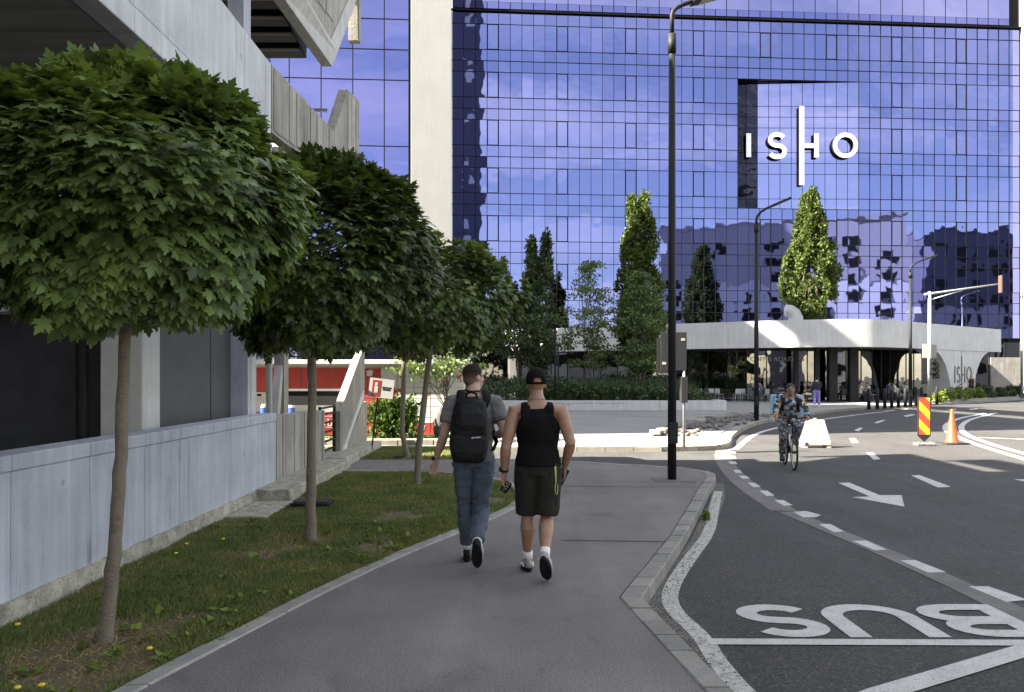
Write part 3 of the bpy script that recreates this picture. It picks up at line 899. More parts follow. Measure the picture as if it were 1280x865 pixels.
o = rest.build("glazing", M_glass, tower); o["kind"] = "stuff"
mu = MB()
for c in range(NC + 1):
    x = c * CW
    if PC0 < c < PC1:
        mu.box(x - 0.015, x + 0.015, -0.045, 0.1, 4.5, PZ0); mu.box(x - 0.015, x + 0.015, -0.045, 0.1, PZ1, 30.0)
    else:
        mu.box(x - 0.015, x + 0.015, -0.045, 0.1, 4.5, 30.0)
mu.build("mullion", M_mull, tower)["kind"] = "stuff"
tr = MB()
for (z0, z1, tall) in rows:
    if PZ0 + 0.1 < z0 < PZ1 - 0.1:
        tr.box(0, PC0 * CW, -0.04, 0.1, z0 - 0.021, z0 + 0.021); tr.box(PC1 * CW, 46.2, -0.04, 0.1, z0 - 0.021, z0 + 0.021)
    else:
        tr.box(0, 46.2, -0.04, 0.1, z0 - 0.021, z0 + 0.021)
tr.build("transom", M_mull, tower)["kind"] = "stuff"
# opening lights: heavier dark frames on every sixth bay
for k in range(-3, 3):
    for c in range(3, NC, 6):
        z0 = 19.64 + 3.72 * k
        if PC0 - 1 < c < PC1 and PZ0 - 0.5 < z0 < PZ1:
            continue
        a, b = c * CW + 0.02, (c + 1) * CW - 0.02
        f = MB()
        f.box(a, a + 0.05, -0.05, 0.0, z0, z0 + 1.98).box(b - 0.05, b, -0.05, 0.0, z0, z0 + 1.98).box(a + 0.05, b - 0.05, -0.05, 0.0, z0, z0 + 0.05).box(a + 0.05, b - 0.05, -0.05, 0.0, z0 + 1.93, z0 + 1.98)
        f.build("window_frame", M_mull, tower)
MB().box(-0.1, 46.3, -0.16, 0.1, 30.03, 30.15).build("ledge", M_mull, tower)
M_parglass = coated_glass("pale_parapet_glass", (0.22, 0.22, 0.40), wave=0.01, wscale=0.5, rnd=0.06)
for c in range(0, NC - 1, 1):
    MB().box(c * CW + 0.03, (c + 1) * CW - 0.03, -0.03, 0.0, 30.28, 30.78).build("parapet_band", M_glass2, tower)
for c in range(0, NC - 1, 2):
    MB().box(c * CW + 0.03, (c + 2) * CW - 0.03, -0.03, 0.0, 30.80, 33.6).build("parapet_pane", M_parglass, tower)
# white end fins
MB().box(-3.12, -0.05, -0.9, 4.0, 0, 40).build("fin", M_white, tower, bevel=0.02)
MB().box(46.25, 47.6, -0.9, 4.0, 0, 40).build("fin", M_white, tower, bevel=0.02)
# dark ground storey
for i in range(20):
    MB().box(i * 2.31 + 0.03, (i + 1) * 2.31 - 0.03, 0.0, 0.03, 0.1, 4.4).build("shop_pane", M_darkglass, tower)
for i in range(0, 21, 2):
    MB().box(i * 2.31 - 0.25, i * 2.31 + 0.25, -0.9, -0.4, 0, 4.5).build("column", pbr("grey_fluted_column", (0.22, 0.21, 0.21), 0.8, streak=0.3) if i == 0 else MATS["grey_fluted_column"], tower)

# recessed, slightly turned sign panel
s0, s1 = PC0 * CW, PC1 * CW
DEP = 0.62


def pin_(s, d=0.0):
    t = (s - s0) / (s1 - s0)
    return DEP * (1 - t) + 0.0 - d          # local y (positive is into the building)


MB().add([(s0, 0.0, PZ0), (s1, 0.0, PZ0), (s0, DEP + 0.2, PZ0), (s0, 0.0, PZ1), (s1, 0.0, PZ1), (s0, DEP + 0.2, PZ1)], [(0, 1, 2), (3, 5, 4), (0, 2, 5, 3)]).build("recess_lining", M_darkglass, tower)
M_glass3 = coated_glass("pale_sign_glass", (0.225, 0.23, 0.43), wave=0.008, wscale=0.6, rnd=0.06)
M_darkrefl = coated_glass("dark_reflection_glass", (0.022, 0.022, 0.034), wave=0.12, wscale=0.9, rnd=0.6)  # dark panes imitate a dark reflection down the panel's left side
prow = [r for r in rows if r[0] > PZ0 - 0.2 and r[1] < PZ1 + 0.2]
pcw = CW
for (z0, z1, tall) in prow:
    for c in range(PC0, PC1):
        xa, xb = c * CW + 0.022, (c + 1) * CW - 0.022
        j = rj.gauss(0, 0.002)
        gm = M_darkrefl if c < PC0 + 2 else M_glass3
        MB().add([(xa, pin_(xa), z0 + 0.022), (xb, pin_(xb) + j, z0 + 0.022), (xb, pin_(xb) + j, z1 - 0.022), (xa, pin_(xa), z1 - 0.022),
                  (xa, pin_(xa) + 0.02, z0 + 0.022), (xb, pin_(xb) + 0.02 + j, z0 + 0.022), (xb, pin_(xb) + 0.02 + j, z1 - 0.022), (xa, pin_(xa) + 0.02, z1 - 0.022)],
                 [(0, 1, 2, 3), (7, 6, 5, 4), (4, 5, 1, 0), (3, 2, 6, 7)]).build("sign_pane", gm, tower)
MB().add([(s0, DEP + 0.03, PZ0), (s1, 0.03, PZ0), (s1, 0.03, PZ1), (s0, DEP + 0.03, PZ1)], [(0, 1, 2, 3)]).build("sign_backing", M_mull, tower)
# the four letters: white faces on dark returns
M_lface = pbr("white_letter_face", (0.82, 0.82, 0.82), 0.5)


def solid_letter(name, strokes, w, fmap, depth, face_mat, side_mat, parent):
    fr = MB(); sd = MB()
    for L, Rr in strokes2d(strokes, w):
        n = len(L)
        f0 = [fmap(p[0], p[1], depth) for p in L] + [fmap(p[0], p[1], depth) for p in Rr]
        b0 = [fmap(p[0], p[1], 0) for p in L] + [fmap(p[0], p[1], 0) for p in Rr]
        fr.add(f0, [(i, n + i, n + i + 1, i + 1) for i in range(n - 1)])
        vs = f0 + b0; q = 2 * n
        fs = [(i, i + 1, q + i + 1, q + i) for i in range(n - 1)] + [(n + i + 1, n + i, q + n + i, q + n + i + 1) for i in range(n - 1)]
        fs += [(0, q, q + n, n), (n - 1, 2 * n - 1, q + 2 * n - 1, q + n - 1)]
        fs += [(q + i, q + i + 1, q + n + i + 1, q + n + i) for i in range(n - 1)]
        sd.add(vs, fs)
    r = sd.build(name, side_mat, parent)
    fr.build("letter_face", face_mat, r)
    return r


def lmap(px0, py0):
    def f(u, v, d):
        s = s_of(px0) + u
        return (s, pin_(s) - 0.12 - d, z_of(px0, py0) + v)
    return f


SX = 0.0642


def P2(px, py, ox=934, oy=196):
    return ((px - ox) * SX, (oy - py) * SX)


lm = lmap(934, 196)
solid_letter("letter", [[P2(937, 195.5), P2(937, 166)]], 6 * SX, lm, 0.26, M_lface, M_black, tower)
cx, cy = P2(972.5, 181)
sS = arc(cx, cy + 0.45, 0.56, 0.44, 28, 270, 18) + arc(cx, cy - 0.45, 0.60, 0.46, 90, -152, 18)
solid_letter("letter", [sS], 5.2 * SX, lm, 0.26, M_lface, M_black, tower)
solid_letter("letter", [[P2(1003.2, 230), P2(1003.2, 132)], [P2(1006, 181), P2(1019, 181)], [P2(1021.5, 195.5), P2(1021.5, 166)]], 5.4 * SX, lm, 0.26, M_lface, M_black, tower)
cx, cy = P2(1057.5, 180.5)
solid_letter("letter", [arc(cx, cy, 0.84, 0.84, 0, 360, 36)], 5.0 * SX, lm, 0.26, M_lface, M_black, tower)

# ------------------------------------------------------------------ lower wing with large panes
wing = thing("glass_wing", "mirror glass office wing with large panes left of the white fin", "building", FQ, FA)
bx = [-3.32, -5.2, -7.6, -10.0, -12.4, -14.8, -17.2, -19.6, -22.0]
bz = [0.2, 4.7, 9.7, 14.8, 17.1, 19.4, 24.5, 26.85, 29.2, 34.3, 36.6]
MB().box(-24, -3.15, 0.12, 12, 0, 37).build("core", M_mull, wing)
for a, b in zip(bx[:-1], bx[1:]):
    for z0, z1 in zip(bz[:-1], bz[1:]):
        w = a - b - 0.08; h = z1 - z0 - 0.08
        o = link_mesh("pane", pane_mesh(w, h), M_glass2, wing)
        o.location = ((a + b) / 2, 0, (z0 + z1) / 2)
        o.rotation_euler = (rj.gauss(0, 0.0025), 0, rj.gauss(0, 0.0025))
m = MB()
for a in bx:
    m.box(a - 0.035, a + 0.035, -0.05, 0.1, 0, 36.7)
m.build("mullion", M_mull, wing)["kind"] = "stuff"
m = MB()
for z in bz:
    m.box(-22, -3.3, -0.045, 0.1, z - 0.035, z + 0.035)
m.build("transom", M_mull, wing)["kind"] = "stuff"

# ------------------------------------------------------------------ cafe pavilion with curved canopy
cafe = thing("cafe_pavilion", "dark glazed cafe under a curved white concrete canopy at the tower foot", "cafe", (20, 56, 0))
cf = smooth_poly([(-0.5, 61.6), (2.4, 60.0), (6.84, 57.2), (11.9, 54.0), (16.0, 51.55), (19.4, 50.1), (21.4, 49.75), (23.4, 50.1), (25.2, 51.5), (27.2, 53.25), (30, 55.4)], 4)
cf = [p for p in cf] + [Vector((37.3, 61.0))]
ci = offset_poly(cf, -0.3)
n = len(cf)
fa = MB()
zb, zt = 3.52, 5.25
vs = [(p.x, p.y, zb) for p in cf] + [(p.x, p.y, zt) for p in cf] + [(p.x, p.y, zb) for p in ci] + [(p.x, p.y, zt) for p in ci]
fs = []
for i in range(n - 1):
    fs += [(i, i + 1, n + i + 1, n + i), (n + i, n + i + 1, 3 * n + i + 1, 3 * n + i), (2 * n + i + 1, 2 * n + i, 3 * n + i, 3 * n + i + 1), (i + 1, i, 2 * n + i, 2 * n + i + 1)]
fs += [(0, n, 3 * n, 2 * n), (n - 1, 3 * n - 1, 4 * n - 1, 2 * n - 1)]
fa.add(vs, fs).build("fascia", M_canopy, cafe, world=True, auto=True)
rp = [(p.x, p.y) for p in ci] + [(37.0, 64.7), (-0.5, 62.2)]
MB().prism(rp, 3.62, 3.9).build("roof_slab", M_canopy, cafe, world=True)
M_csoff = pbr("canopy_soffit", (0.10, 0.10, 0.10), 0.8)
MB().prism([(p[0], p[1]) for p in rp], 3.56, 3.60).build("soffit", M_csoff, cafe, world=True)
gl = smooth_poly([(0.5, 62.2), (4, 61.0), (8, 59.0), (12.5, 56.9), (17, 55.1), (20.5, 54.2), (22.3, 54.1), (24.0, 54.7), (26, 56.3), (29, 58.9), (31, 60.6)], 2)
L = 0
gpts = interp([tuple(p) for p in gl], 26)
M_frame = M_anthr
for i in range(26):
    a, b = gpts[i], gpts[i + 1]
    d = (b - a).normalized(); nn = Vector((-d.y, d.x)) * 0.012
    a2 = a + d * 0.03; b2 = b - d * 0.03
    MB().prism([tuple(a2 - nn), tuple(b2 - nn), tuple(b2 + nn), tuple(a2 + nn)], 0.08, 3.54).build("pane", M_darkglass, cafe, world=True)
    MB().box(a.x - 0.03, a.x + 0.03, a.y - 0.05, a.y + 0.05, 0, 3.56).build("mullion", M_frame, cafe, world=True)
    MB().prism([tuple(a - nn * 2), tuple(b - nn * 2), tuple(b + nn * 2), tuple(a + nn * 2)], 0.0, 0.08).build("sill", M_frame, cafe, world=True)
gin = offset_poly(gl, -0.5)
MB().add([(p.x, p.y, 0.0) for p in gin] + [(p.x, p.y, 3.5) for p in gin], [(i, i + 1, len(gin) + i + 1, len(gin) + i) for i in range(len(gin) - 1)]).build("inner_wall", M_void, cafe, world=True)
for px, hw in ((995, 0.13), (1021, 0.15), (1040, 0.27), (1066, 0.27)):
    yv = 52.6
    p = at(px, 470, yv)
    MB().box(p.x - hw, p.x + hw, yv - hw, yv + hw, 0, 3.55).build("column", M_anthr, cafe, world=True)
# flared white pylon with dark lettering
PD = Vector((0.793, 0.61)); PP = Vector((26.25, 52.5)); PN = Vector((-0.61, 0.793))
prof = [(2.77 + 2.97 * math.sin(R(a)), 3.52 * math.cos(R(a))) for a in range(0, 91, 6)] + [(12.3 - 3.0 * math.sin(R(a)), 3.52 * math.cos(R(a))) for a in range(90, -1, -6)]


def pylon(t, z, d):
    q = PP + PD * t + PN * d
    return (q.x, q.y, z)


m = MB(); npf = len(prof)
h = npf // 2
vs = [pylon(t, z, 0.06) for t, z in prof] + [pylon(t, z, 1.3) for t, z in prof]
fs = [(i, i + 1, npf + i + 1, npf + i) for i in range(npf - 1)]
for i in range(h - 1):
    fs.append((i + 1, i, npf - 1 - i, npf - 2 - i)); fs.append((npf + i, npf + i + 1, 2 * npf - 2 - i, 2 * npf - 1 - i))
m.add(vs, fs).build("pylon", M_canopy, cafe, world=True)
m = MB(); m.add([pylon(7.33, 0.0, 0.05), pylon(7.37, 0.0, 0.05), pylon(7.37, 3.5, 0.05), pylon(7.33, 3.5, 0.05)], [(0, 1, 2, 3)]).build("seam", M_mull, cafe, world=True)
M_dletter = pbr("dark_bronze_letter", (0.06, 0.055, 0.05), 0.5)
def pmap(u, v, d): return pylon(u, v, 0.058 - d)
for st, w in (([[(6.28, 1.2), (6.28, 2.4)]], 0.11), ([arc(6.85, 2.08, 0.20, 0.26, 28, 270, 14) + arc(6.85, 1.54, 0.22, 0.28, 90, -152, 14)], 0.11),
              ([[(7.35, 0.3), (7.35, 3.1)], [(7.35, 1.8), (7.85, 1.8)], [(7.85, 1.2), (7.85, 2.4)]], 0.10), ([arc(8.55, 1.8, 0.36, 0.54, 0, 360, 24)], 0.11)):
    m = MB()
    for Lp, Rp in strokes2d(st, w):
        q = len(Lp)
        vs = [pmap(*p, 0.04) for p in Lp] + [pmap(*p, 0.04) for p in Rp] + [pmap(*p, 0) for p in Lp] + [pmap(*p, 0) for p in Rp]
        m.add(vs, [(i, q + i, q + i + 1, i + 1) for i in range(q - 1)] + [(i, i + 1, 2 * q + i + 1, 2 * q + i) for i in range(q - 1)] + [(q + i + 1, q + i, 3 * q + i, 3 * q + i + 1) for i in range(q - 1)])
    m.build("letter", M_dletter, cafe, world=True)


def text_mesh(txt, size, extrude=0.0):
    c = bpy.data.curves.new("text", 'FONT')
    c.body = txt; c.size = size; c.extrude = extrude; c.align_x = 'CENTER'; c.resolution_u = 3
    o = bpy.data.objects.new("text", c); COL.objects.link(o)
    dg = bpy.context.evaluated_depsgraph_get(); dg.update()
    m = bpy.data.meshes.new_from_object(o.evaluated_get(dg))
    bpy.data.objects.remove(o, do_unlink=True); bpy.data.curves.remove(c)
    return m


M_pale = pbr("pale_vinyl", (0.55, 0.55, 0.56), 0.6)
tm = text_mesh("COFFEE ROASTERS", 0.42, 0.005)
o = link_mesh("lettering", tm, M_pale, cafe)
a, b = gpts[13], gpts[17]
ang = math.atan2((b - a).y, (b - a).x)
mid = (gpts[14] + gpts[15]) * 0.5
o.location = (mid.x - 20, mid.y - 0.12 - 56, 2.72)
o.rotation_euler = (R(90), 0, ang)
# right of the pylon: ground-floor glazing of the tower
for i in range(5):
    MB().box(39.2 + i * 1.35, 40.5 + i * 1.35, -0.6, -0.57, 0.3, 4.4).build("shop_pane", M_darkglass, tower)
MB().box(43.2, 46.1, -0.75, -0.45, 0, 3.2).build("stone_panel", M_board, tower)
# vent cowl on the canopy roof
cowl = thing("vent_cowl", "pale curved ventilation cowl standing on the canopy roof beside the poplar", "vent", at(990, 400, 51.8))
pc = cowl.location
MB().tube([(0.25, 0, -0.8), (0.25, 0, 0.1), (0.12, 0, 0.42), (-0.15, 0, 0.60), (-0.4, 0, 0.62)], [0.46, 0.46, 0.44, 0.40, 0.38], 18, hint=(0, 1, 0)).build("cowl", M_canopy, cowl, smooth=True)
MB().box(-0.45, 1.1, -0.65, 0.65, -1.4, -0.75).build("base", M_canopy, cowl)

# ------------------------------------------------------------------ buildings behind the camera that the glass mirrors
M_opw = pbr("opposite_white_render", (0.72, 0.72, 0.73), 0.8, var=0.06)
M_opg = pbr("opposite_grey_render", (0.42, 0.41, 0.44), 0.8, var=0.06)
M_opd = pbr("opposite_dark_cladding", (0.10, 0.10, 0.14), 0.7, var=0.1)


def opposite(label, x0, x1, y, h, zsplit, mlow, mup, wx, wz, seed, rz=0.0, pos=None, wmat=None, fl=3.4, prob=0.8):
    r = thing("apartment_building", label, "building", ((x0 + x1) / 2, y, 0))
    MB().box(x0, x1, y - 16, y, 0, zsplit).build("lower_wall", mlow, r, world=True)
    MB().box(x0, x1, y - 16, y + 0.1, zsplit, h).build("upper_wall", mup, r, world=True)
    MB().box(x0 - 0.2, x1 + 0.2, y - 16.2, y + 0.3, h, h + 0.4).build("roof", mup, r, world=True)
    rr = random.Random(seed)
    wm = MB().box(-wx / 2, wx / 2, -0.03, 0.03, -wz / 2, wz / 2).mesh("window")
    wm.materials.append(wmat or M_black)
    if pos:
        r.location = (pos[0], pos[1], 0)
    r.rotation_euler = (0, 0, rz)
    x = x0 + 2.5
    while x < x1 - 2:
        z = 3
        while z < h - 2:
            if rr.random() < prob:
                o = link_mesh("window", wm, None, r)
                o.location = (x - (x0 + x1) / 2, 0.14, z)
            z += fl
        x += wx + rr.choice([1.6, 2.2, 3.6])
    return r


opposite("white and grey apartment block across the road, mirrored in the tower glass", -22.5, 22.5, 0, 31.0, 19.5, M_opw, M_opg, 2.4, 1.9, 4, rz=R(30), pos=(44 + 19.5, -32 + 11.25))
opposite("dark clad office block beside the apartment block, mirrored in the tower glass", 97, 150, -24, 31, 16, M_opg, M_opd, 1.8, 2.2, 9)
opposite("tall slim dark tower mirrored beside the left white fin", -5.0, 8.0, -35, 82, 30, M_opd, M_opd, 1.3, 1.7, 14, wmat=M_opw, fl=2.9, prob=0.5)

# ------------------------------------------------------------------ lamps, signs, road furniture


def street_lamp(loc, h, label, ang, arm=0.75, r0=0.075, mat=None, rise=0.45, head=0.5):
    mat = mat or M_anthr
    t = thing("street_lamp", label, "street lamp", loc, ang, group="street lamps along the road")
    MB().tube([(0, 0, 0), (0, 0, h * 0.9)], [r0, r0 * 0.72], 14).build("pole", mat, t, smooth=True)
    MB().tube([(0, 0, h * 0.9), (0, 0, h * 0.94)], r0 * 0.95, 14).build("collar", mat, t, smooth=True)
    pts = [(0, 0, h * 0.94), (0, 0, h - rise * 0.55), (arm * 0.05, 0, h - rise * 0.3), (arm * 0.22, 0, h - rise * 0.05), (arm * 0.5, 0, h + rise * 0.18), (arm, 0, h + rise * 0.45)]
    MB().tube(pts, r0 * 0.52, 10, hint=(0, 1, 0)).build("arm", mat, t, smooth=True)
    d = Vector((arm * 0.5, 0, rise * 0.27)).normalized()
    a = Vector(pts[-1])
    MB().bar(a - d * 0.08, a + d * head, 0.24, 0.085).build("lamp_head", mat, t, bevel=0.02)
    MB().bar(a + Vector((0, 0, -0.05)) + d * 0.06, a + Vector((0, 0, -0.05)) + d * (head - 0.06), 0.18, 0.02).build("lens", M_wht, t)
    MB().box(-0.07, 0.07, -r0 - 0.008, -r0 + 0.02, 0.6, 0.95).build("access_door", mat, t)
    return t


street_lamp(gp(840, 600, 0), 7.75, "tall dark lamp post rising from the footpath beside the road kerb", R(12), arm=0.42, r0=0.072, rise=0.28)
lp = gp(840, 600, 0)
cover = tag(MB().box(lp.x - 0.30, lp.x + 0.34, lp.y - 0.26, lp.y + 0.26, -0.05, 0.008).box(lp.x - 0.26, lp.x + 0.30, lp.y - 0.22, lp.y + 0.22, 0.0, 0.012).build("cover_plate", M_strip), "square concrete cover plate round the foot of the nearest lamp post", "cover plate")
street_lamp(gp(945.5, 526, 0), 7.95, "slim dark lamp post on the rubble strip left of the cyclist", R(0), arm=0.75, r0=0.095, rise=0.6, head=0.6)
street_lamp(gp(1138, 508.5, 0), 7.9, "slim dark lamp post among the bollards", R(0), arm=0.8, r0=0.10, rise=0.55, head=0.7, mat=M_anthr)
street_lamp(Vector((39.2, 61.5, 0)), 8.6, "grey lamp post beside the right white fin", R(10), arm=0.9, r0=0.10, rise=0.5, head=0.6, mat=M_steel)


def post_lamp(loc, h, label):
    t = thing("post_lamp", label, "post lamp", loc, group="slim lamps on the plaza")
    MB().tube([(0, 0, 0), (0, 0, h)], 0.05, 10).build("pole", M_anthr, t, smooth=True)
    MB().tube([(0, 0, h), (0, 0, h + 0.06), (0, 0, h + 0.12)], [0.06, 0.22, 0.2], 14).build("lamp_head", M_anthr, t, smooth=True)


post_lamp(gp(694, 512.5, 0), 4.2, "slim plaza lamp in front of the white planter wall")
post_lamp(Vector((3.0, 52, 0)), 3.6, "slim plaza lamp behind the planting")

tm_ = thing("traffic_signal", "pale traffic signal mast with a long arm over the road", "traffic light", gp(1162, 507, 0))
MB().tube([(0, 0, 0), (0, 0, 6.55)], [0.115, 0.08], 14).build("mast", M_mast, tm_, smooth=True)
MB().tube([(-0.3, 0, 6.38), (0, 0, 6.42), (3.95, 0, 6.98)], [0.07, 0.065, 0.045], 10, hint=(0, 1, 0)).build("arm", M_mast, tm_, smooth=True)
MB().tube([(0.1, 0, 6.1), (1.9, 0, 6.62)], 0.035, 8, hint=(0, 1, 0)).build("brace", M_mast, tm_, smooth=True)
MB().box(3.90, 4.0, -0.35, -0.05, 6.45, 7.45).build("arm_signal", pbr("rust_brown_signal", (0.085, 0.05, 0.04), 0.6), tm_, bevel=0.02)
MB().box(-0.34, -0.06, 0.1, 0.14, 2.75, 3.55).box(0.16, 0.46, 0.1, 0.14, 2.75, 3.5).build("backing_plate", M_wht, tm_)
for i, (x, z) in enumerate(((0.02, 1.75), (0.22, 1.55))):
    hd = MB().box(x - 0.13, x + 0.13, -0.36, -0.14, z, z + 0.95).build("signal_head", M_black, tm_, bevel=0.03)
    for q in range(3):
        MB().tube([(x, -0.36, z + 0.16 + q * 0.31), (x, -0.52, z + 0.16 + q * 0.31)], 0.10, 10).build("hood", M_black, hd)

sg = thing("road_sign", "dark grey back of a road sign with white stickers on a thin pole", "road sign", gp(855, 561, 0))
MB().tube([(0, 0, 0), (0, 0, 2.62)], 0.03, 10).build("pole", M_steel, sg, smooth=True)
MB().box(-0.55, 0.055, -0.035, -0.03 + 0.02, 1.83, 2.72).build("sign_plate", M_greyplate, sg, bevel=0.004)
MB().box(-0.62, 0.0, 0.04, 0.055, 1.76, 2.60).build("second_plate", M_greyplate, sg)
for (x, z, a) in ((-0.03, 2.55, 0.2), (-0.47, 2.0, -0.3)):
    MB().bar((x - 0.045, -0.038, z), (x + 0.045, -0.038, z + 0.02 * a), 0.006, 0.06).build("sticker", M_wht, sg)
MB().box(-0.07, 0.075, -0.06, 0.16, 1.08, 1.68).build("small_plate", M_greyplate, sg, bevel=0.004)
MB().tube([(0, 0, 1.2), (0, 0, 1.24)], 0.045, 10).tube([(0, 0, 1.52), (0, 0, 1.56)], 0.045, 10).build("clamp", M_steel, sg)

cb = thing("chevron_panel", "red and yellow striped construction marker board on a grey foot in the road", "marker board", gp(1155.5, 557, ZR))
MB().box(-0.24, 0.24, -0.14, 0.14, 0, 0.075).build("foot", M_rock, cb, bevel=0.02)
MB().box(-0.20, -0.12, -0.10, -0.03, 0.075, 0.10).box(0.10, 0.18, -0.10, -0.03, 0.075, 0.10).build("lug", M_steel, cb)
MB().add([(-0.17, 0, 0.26), (0, 0, 0.10), (0.17, 0, 0.26), (0.17, 0, 1.28), (-0.17, 0, 1.28), (-0.17, 0.03, 0.26), (0, 0.03, 0.10), (0.17, 0.03, 0.26), (0.17, 0.03, 1.28), (-0.17, 0.03, 1.28)],
         [(0, 1, 2, 3, 4), (9, 8, 7, 6, 5), (0, 5, 6, 1), (1, 6, 7, 2), (2, 7, 8, 3), (3, 8, 9, 4), (4, 9, 5, 0)]).build("board", M_greyplate, cb)


def clip_poly(P, f):
    out = []
    for i in range(len(P)):
        a, b = P[i], P[(i + 1) % len(P)]
        fa_, fb_ = f(a), f(b)
        if fa_ >= 0: out.append(a)
        if fa_ * fb_ < 0:
            t = fa_ / (fa_ - fb_); out.append((a[0] + (b[0] - a[0]) * t, a[1] + (b[1] - a[1]) * t))
    return out


sl = 1.02
for k in range(-1, 8):
    lo = 0.10 + k * 0.235; hi = lo + 0.235
    P = [(-0.145, 0.285), (0.145, 0.285), (0.145, 1.255), (-0.145, 1.255)]
    P = clip_poly(P, lambda p: p[1] + p[0] * sl - lo)
    if len(P) > 2: P = clip_poly(P, lambda p: hi - (p[1] + p[0] * sl))
    if len(P) > 2:
        MB().add([(p[0], -0.004, p[1]) for p in P], [tuple(range(len(P)))]).build("stripe", M_redsheet if k % 2 == 0 else M_yellow, cb)

cn = thing("traffic_cone", "faded orange traffic cone standing on the road beside the marker board", "traffic cone", gp(1190, 554.5, ZR))
MB().box(-0.30, 0.30, -0.30, 0.30, 0, 0.035).build("base", M_rubber, cn, bevel=0.012)
MB().tube([(0, 0, 0.035), (0, 0, 0.06), (0, 0, 0.10), (0, 0, 0.86), (0, 0, 0.92), (0, 0, 0.93)], [0.19, 0.175, 0.155, 0.04, 0.03, 0.015], 24).build("cone", M_orange, cn, smooth=True)

wb = thing("water_barrier", "cream white plastic water filled barrier block behind the cyclist", "barrier", gp(1019, 559, ZR), R(-6))
wb.scale = (0.84, 0.84, 1.0)
m = MB()
m.add([(-0.40, -0.26, 0.06), (0.40, -0.26, 0.06), (0.40, 0.26, 0.06), (-0.40, 0.26, 0.06), (-0.40, -0.26, 0.14), (0.40, -0.26, 0.14), (0.40, 0.26, 0.14), (-0.40, 0.26, 0.14),
       (-0.25, -0.10, 0.70), (0.25, -0.10, 0.70), (0.25, 0.10, 0.70), (-0.25, 0.10, 0.70)],
      [(0, 3, 2, 1), (0, 1, 5, 4), (1, 2, 6, 5), (2, 3, 7, 6), (3, 0, 4, 7), (4, 5, 9, 8), (5, 6, 10, 9), (6, 7, 11, 10), (7, 4, 8, 11), (8, 9, 10, 11)])
m.build("body", M_wht, wb, bevel=0.02)
for x in (-0.21, -0.07, 0.07, 0.21):
    MB().add([(x - 0.05, -0.265, 0.14), (x + 0.05, -0.265, 0.14), (x * 0.75 + 0.032, -0.125, 0.665), (x * 0.75 - 0.032, -0.125, 0.665), (x - 0.04, -0.20, 0.14), (x + 0.04, -0.20, 0.14), (x * 0.75 + 0.025, -0.09, 0.665), (x * 0.75 - 0.025, -0.09, 0.665)],
             [(0, 1, 2, 3), (0, 3, 7, 4), (1, 5, 6, 2), (3, 2, 6, 7), (0, 4, 5, 1)]).build("rib", M_wht, wb, bevel=0.008)
for x in (-0.34, 0.34):
    MB().box(x - 0.06, x + 0.06, -0.24, 0.24, 0, 0.06).build("foot", M_wht, wb)
MB().tube([(-0.32, -0.275, 0.11), (-0.32, -0.25, 0.11)], 0.035, 12).build("drain_plug", M_black, wb)
MB().tube([(0, 0, 0.70), (0, 0, 0.74)], 0.06, 12).build("filler_cap", M_wht, wb)

b0 = None
bpx = [(1086, 511.8), (1096.6, 511.2), (1106, 510.6), (1114.6, 510.2), (1123, 509.8), (1131.7, 509.2), (1145, 508.2), (1152, 507.6), (1171, 505.6)]
for i, (px, py_) in enumerate(bpx):
    lab = ["dark round bollard at the left end of the row before the cafe", "dark bollard next to the left end one of the cafe row", "third dark bollard from the left end of the cafe row", "fourth dark bollard from the left end of the cafe row",
           "dark bollard in the middle of the cafe row", "dark bollard left of the slim lamp post in the cafe row", "dark bollard right of the slim lamp post in the cafe row", "dark bollard just left of the traffic signal mast", "dark bollard right of the traffic signal mast beside the hedge"][i]
    if b0 is None:
        b0 = thing("bollard", lab, "bollard", gp(px, py_, 0), group="dark bollards along the pavement edge")
        MB().tube([(0, 0, 0), (0, 0, 1.02), (0, 0, 1.06)], [0.085, 0.085, 0.06], 14).build("post", M_anthr, b0, smooth=True)
        MB().tube([(0, 0, 0), (0, 0, 0.03)], 0.13, 14).build("base_ring", M_anthr, b0)
    else:
        dup(b0, gp(px, py_, 0), 0, lab)

# white planter wall on the plaza
plw = thing("planter_wall", "long low white planter wall across the plaza holding shrubs", "planter", (2, 39.6, 0))
for i in range(5):
    a = -6 + i * 3.32
    MB().box(a + 0.004, a + 3.312, 39.5, 39.75, 0, 0.49).build("wall_panel", M_canopy, plw, world=True, bevel=0.008)
MB().box(10.35, 10.6, 39.76, 42.0, 0, 0.49).build("end_panel", M_canopy, plw, world=True)
MB().box(-6, 10.34, 39.76, 49, 0, 0.40).build("planting_soil", M_soil, plw, world=True)
for (z, x1) in ((0.36, 5.5), (0.28, 3.0)):
    rr = random.Random(int(z * 100)); x = 1.6
    while x < x1:
        w = rr.uniform(0.05, 0.14)
        MB().box(x, x + w, 39.494, 39.5, z - 0.02, z + 0.02).build("inscription", M_edge, plw, world=True)
        x += w + 0.045
# ------------------------------------------------------------------ vegetation
def frames(d, nrm):
    """rotation matrices whose y axis is d and whose z axis is close to nrm"""
    d = d / np.linalg.norm(d, axis=1, keepdims=True)
    z = nrm - d * np.sum(nrm * d, axis=1, keepdims=True)
    z /= np.maximum(1e-6, np.linalg.norm(z, axis=1, keepdims=True))
    x = np.cross(d, z)
    return np.stack([x, d, z], axis=2)


def leaves_mesh(name, pos, rot, scale, tv, tf):
    n = len(pos); m = len(tv)
    V = np.einsum('nij,mj->nmi', rot, tv) * scale[:, None, None] + pos[:, None, :]
    F = (tf[None, :, :] + (np.arange(n) * m)[:, None, None]).reshape(-1, tf.shape[1])
    return np_mesh(name, V.reshape(-1, 3), F)


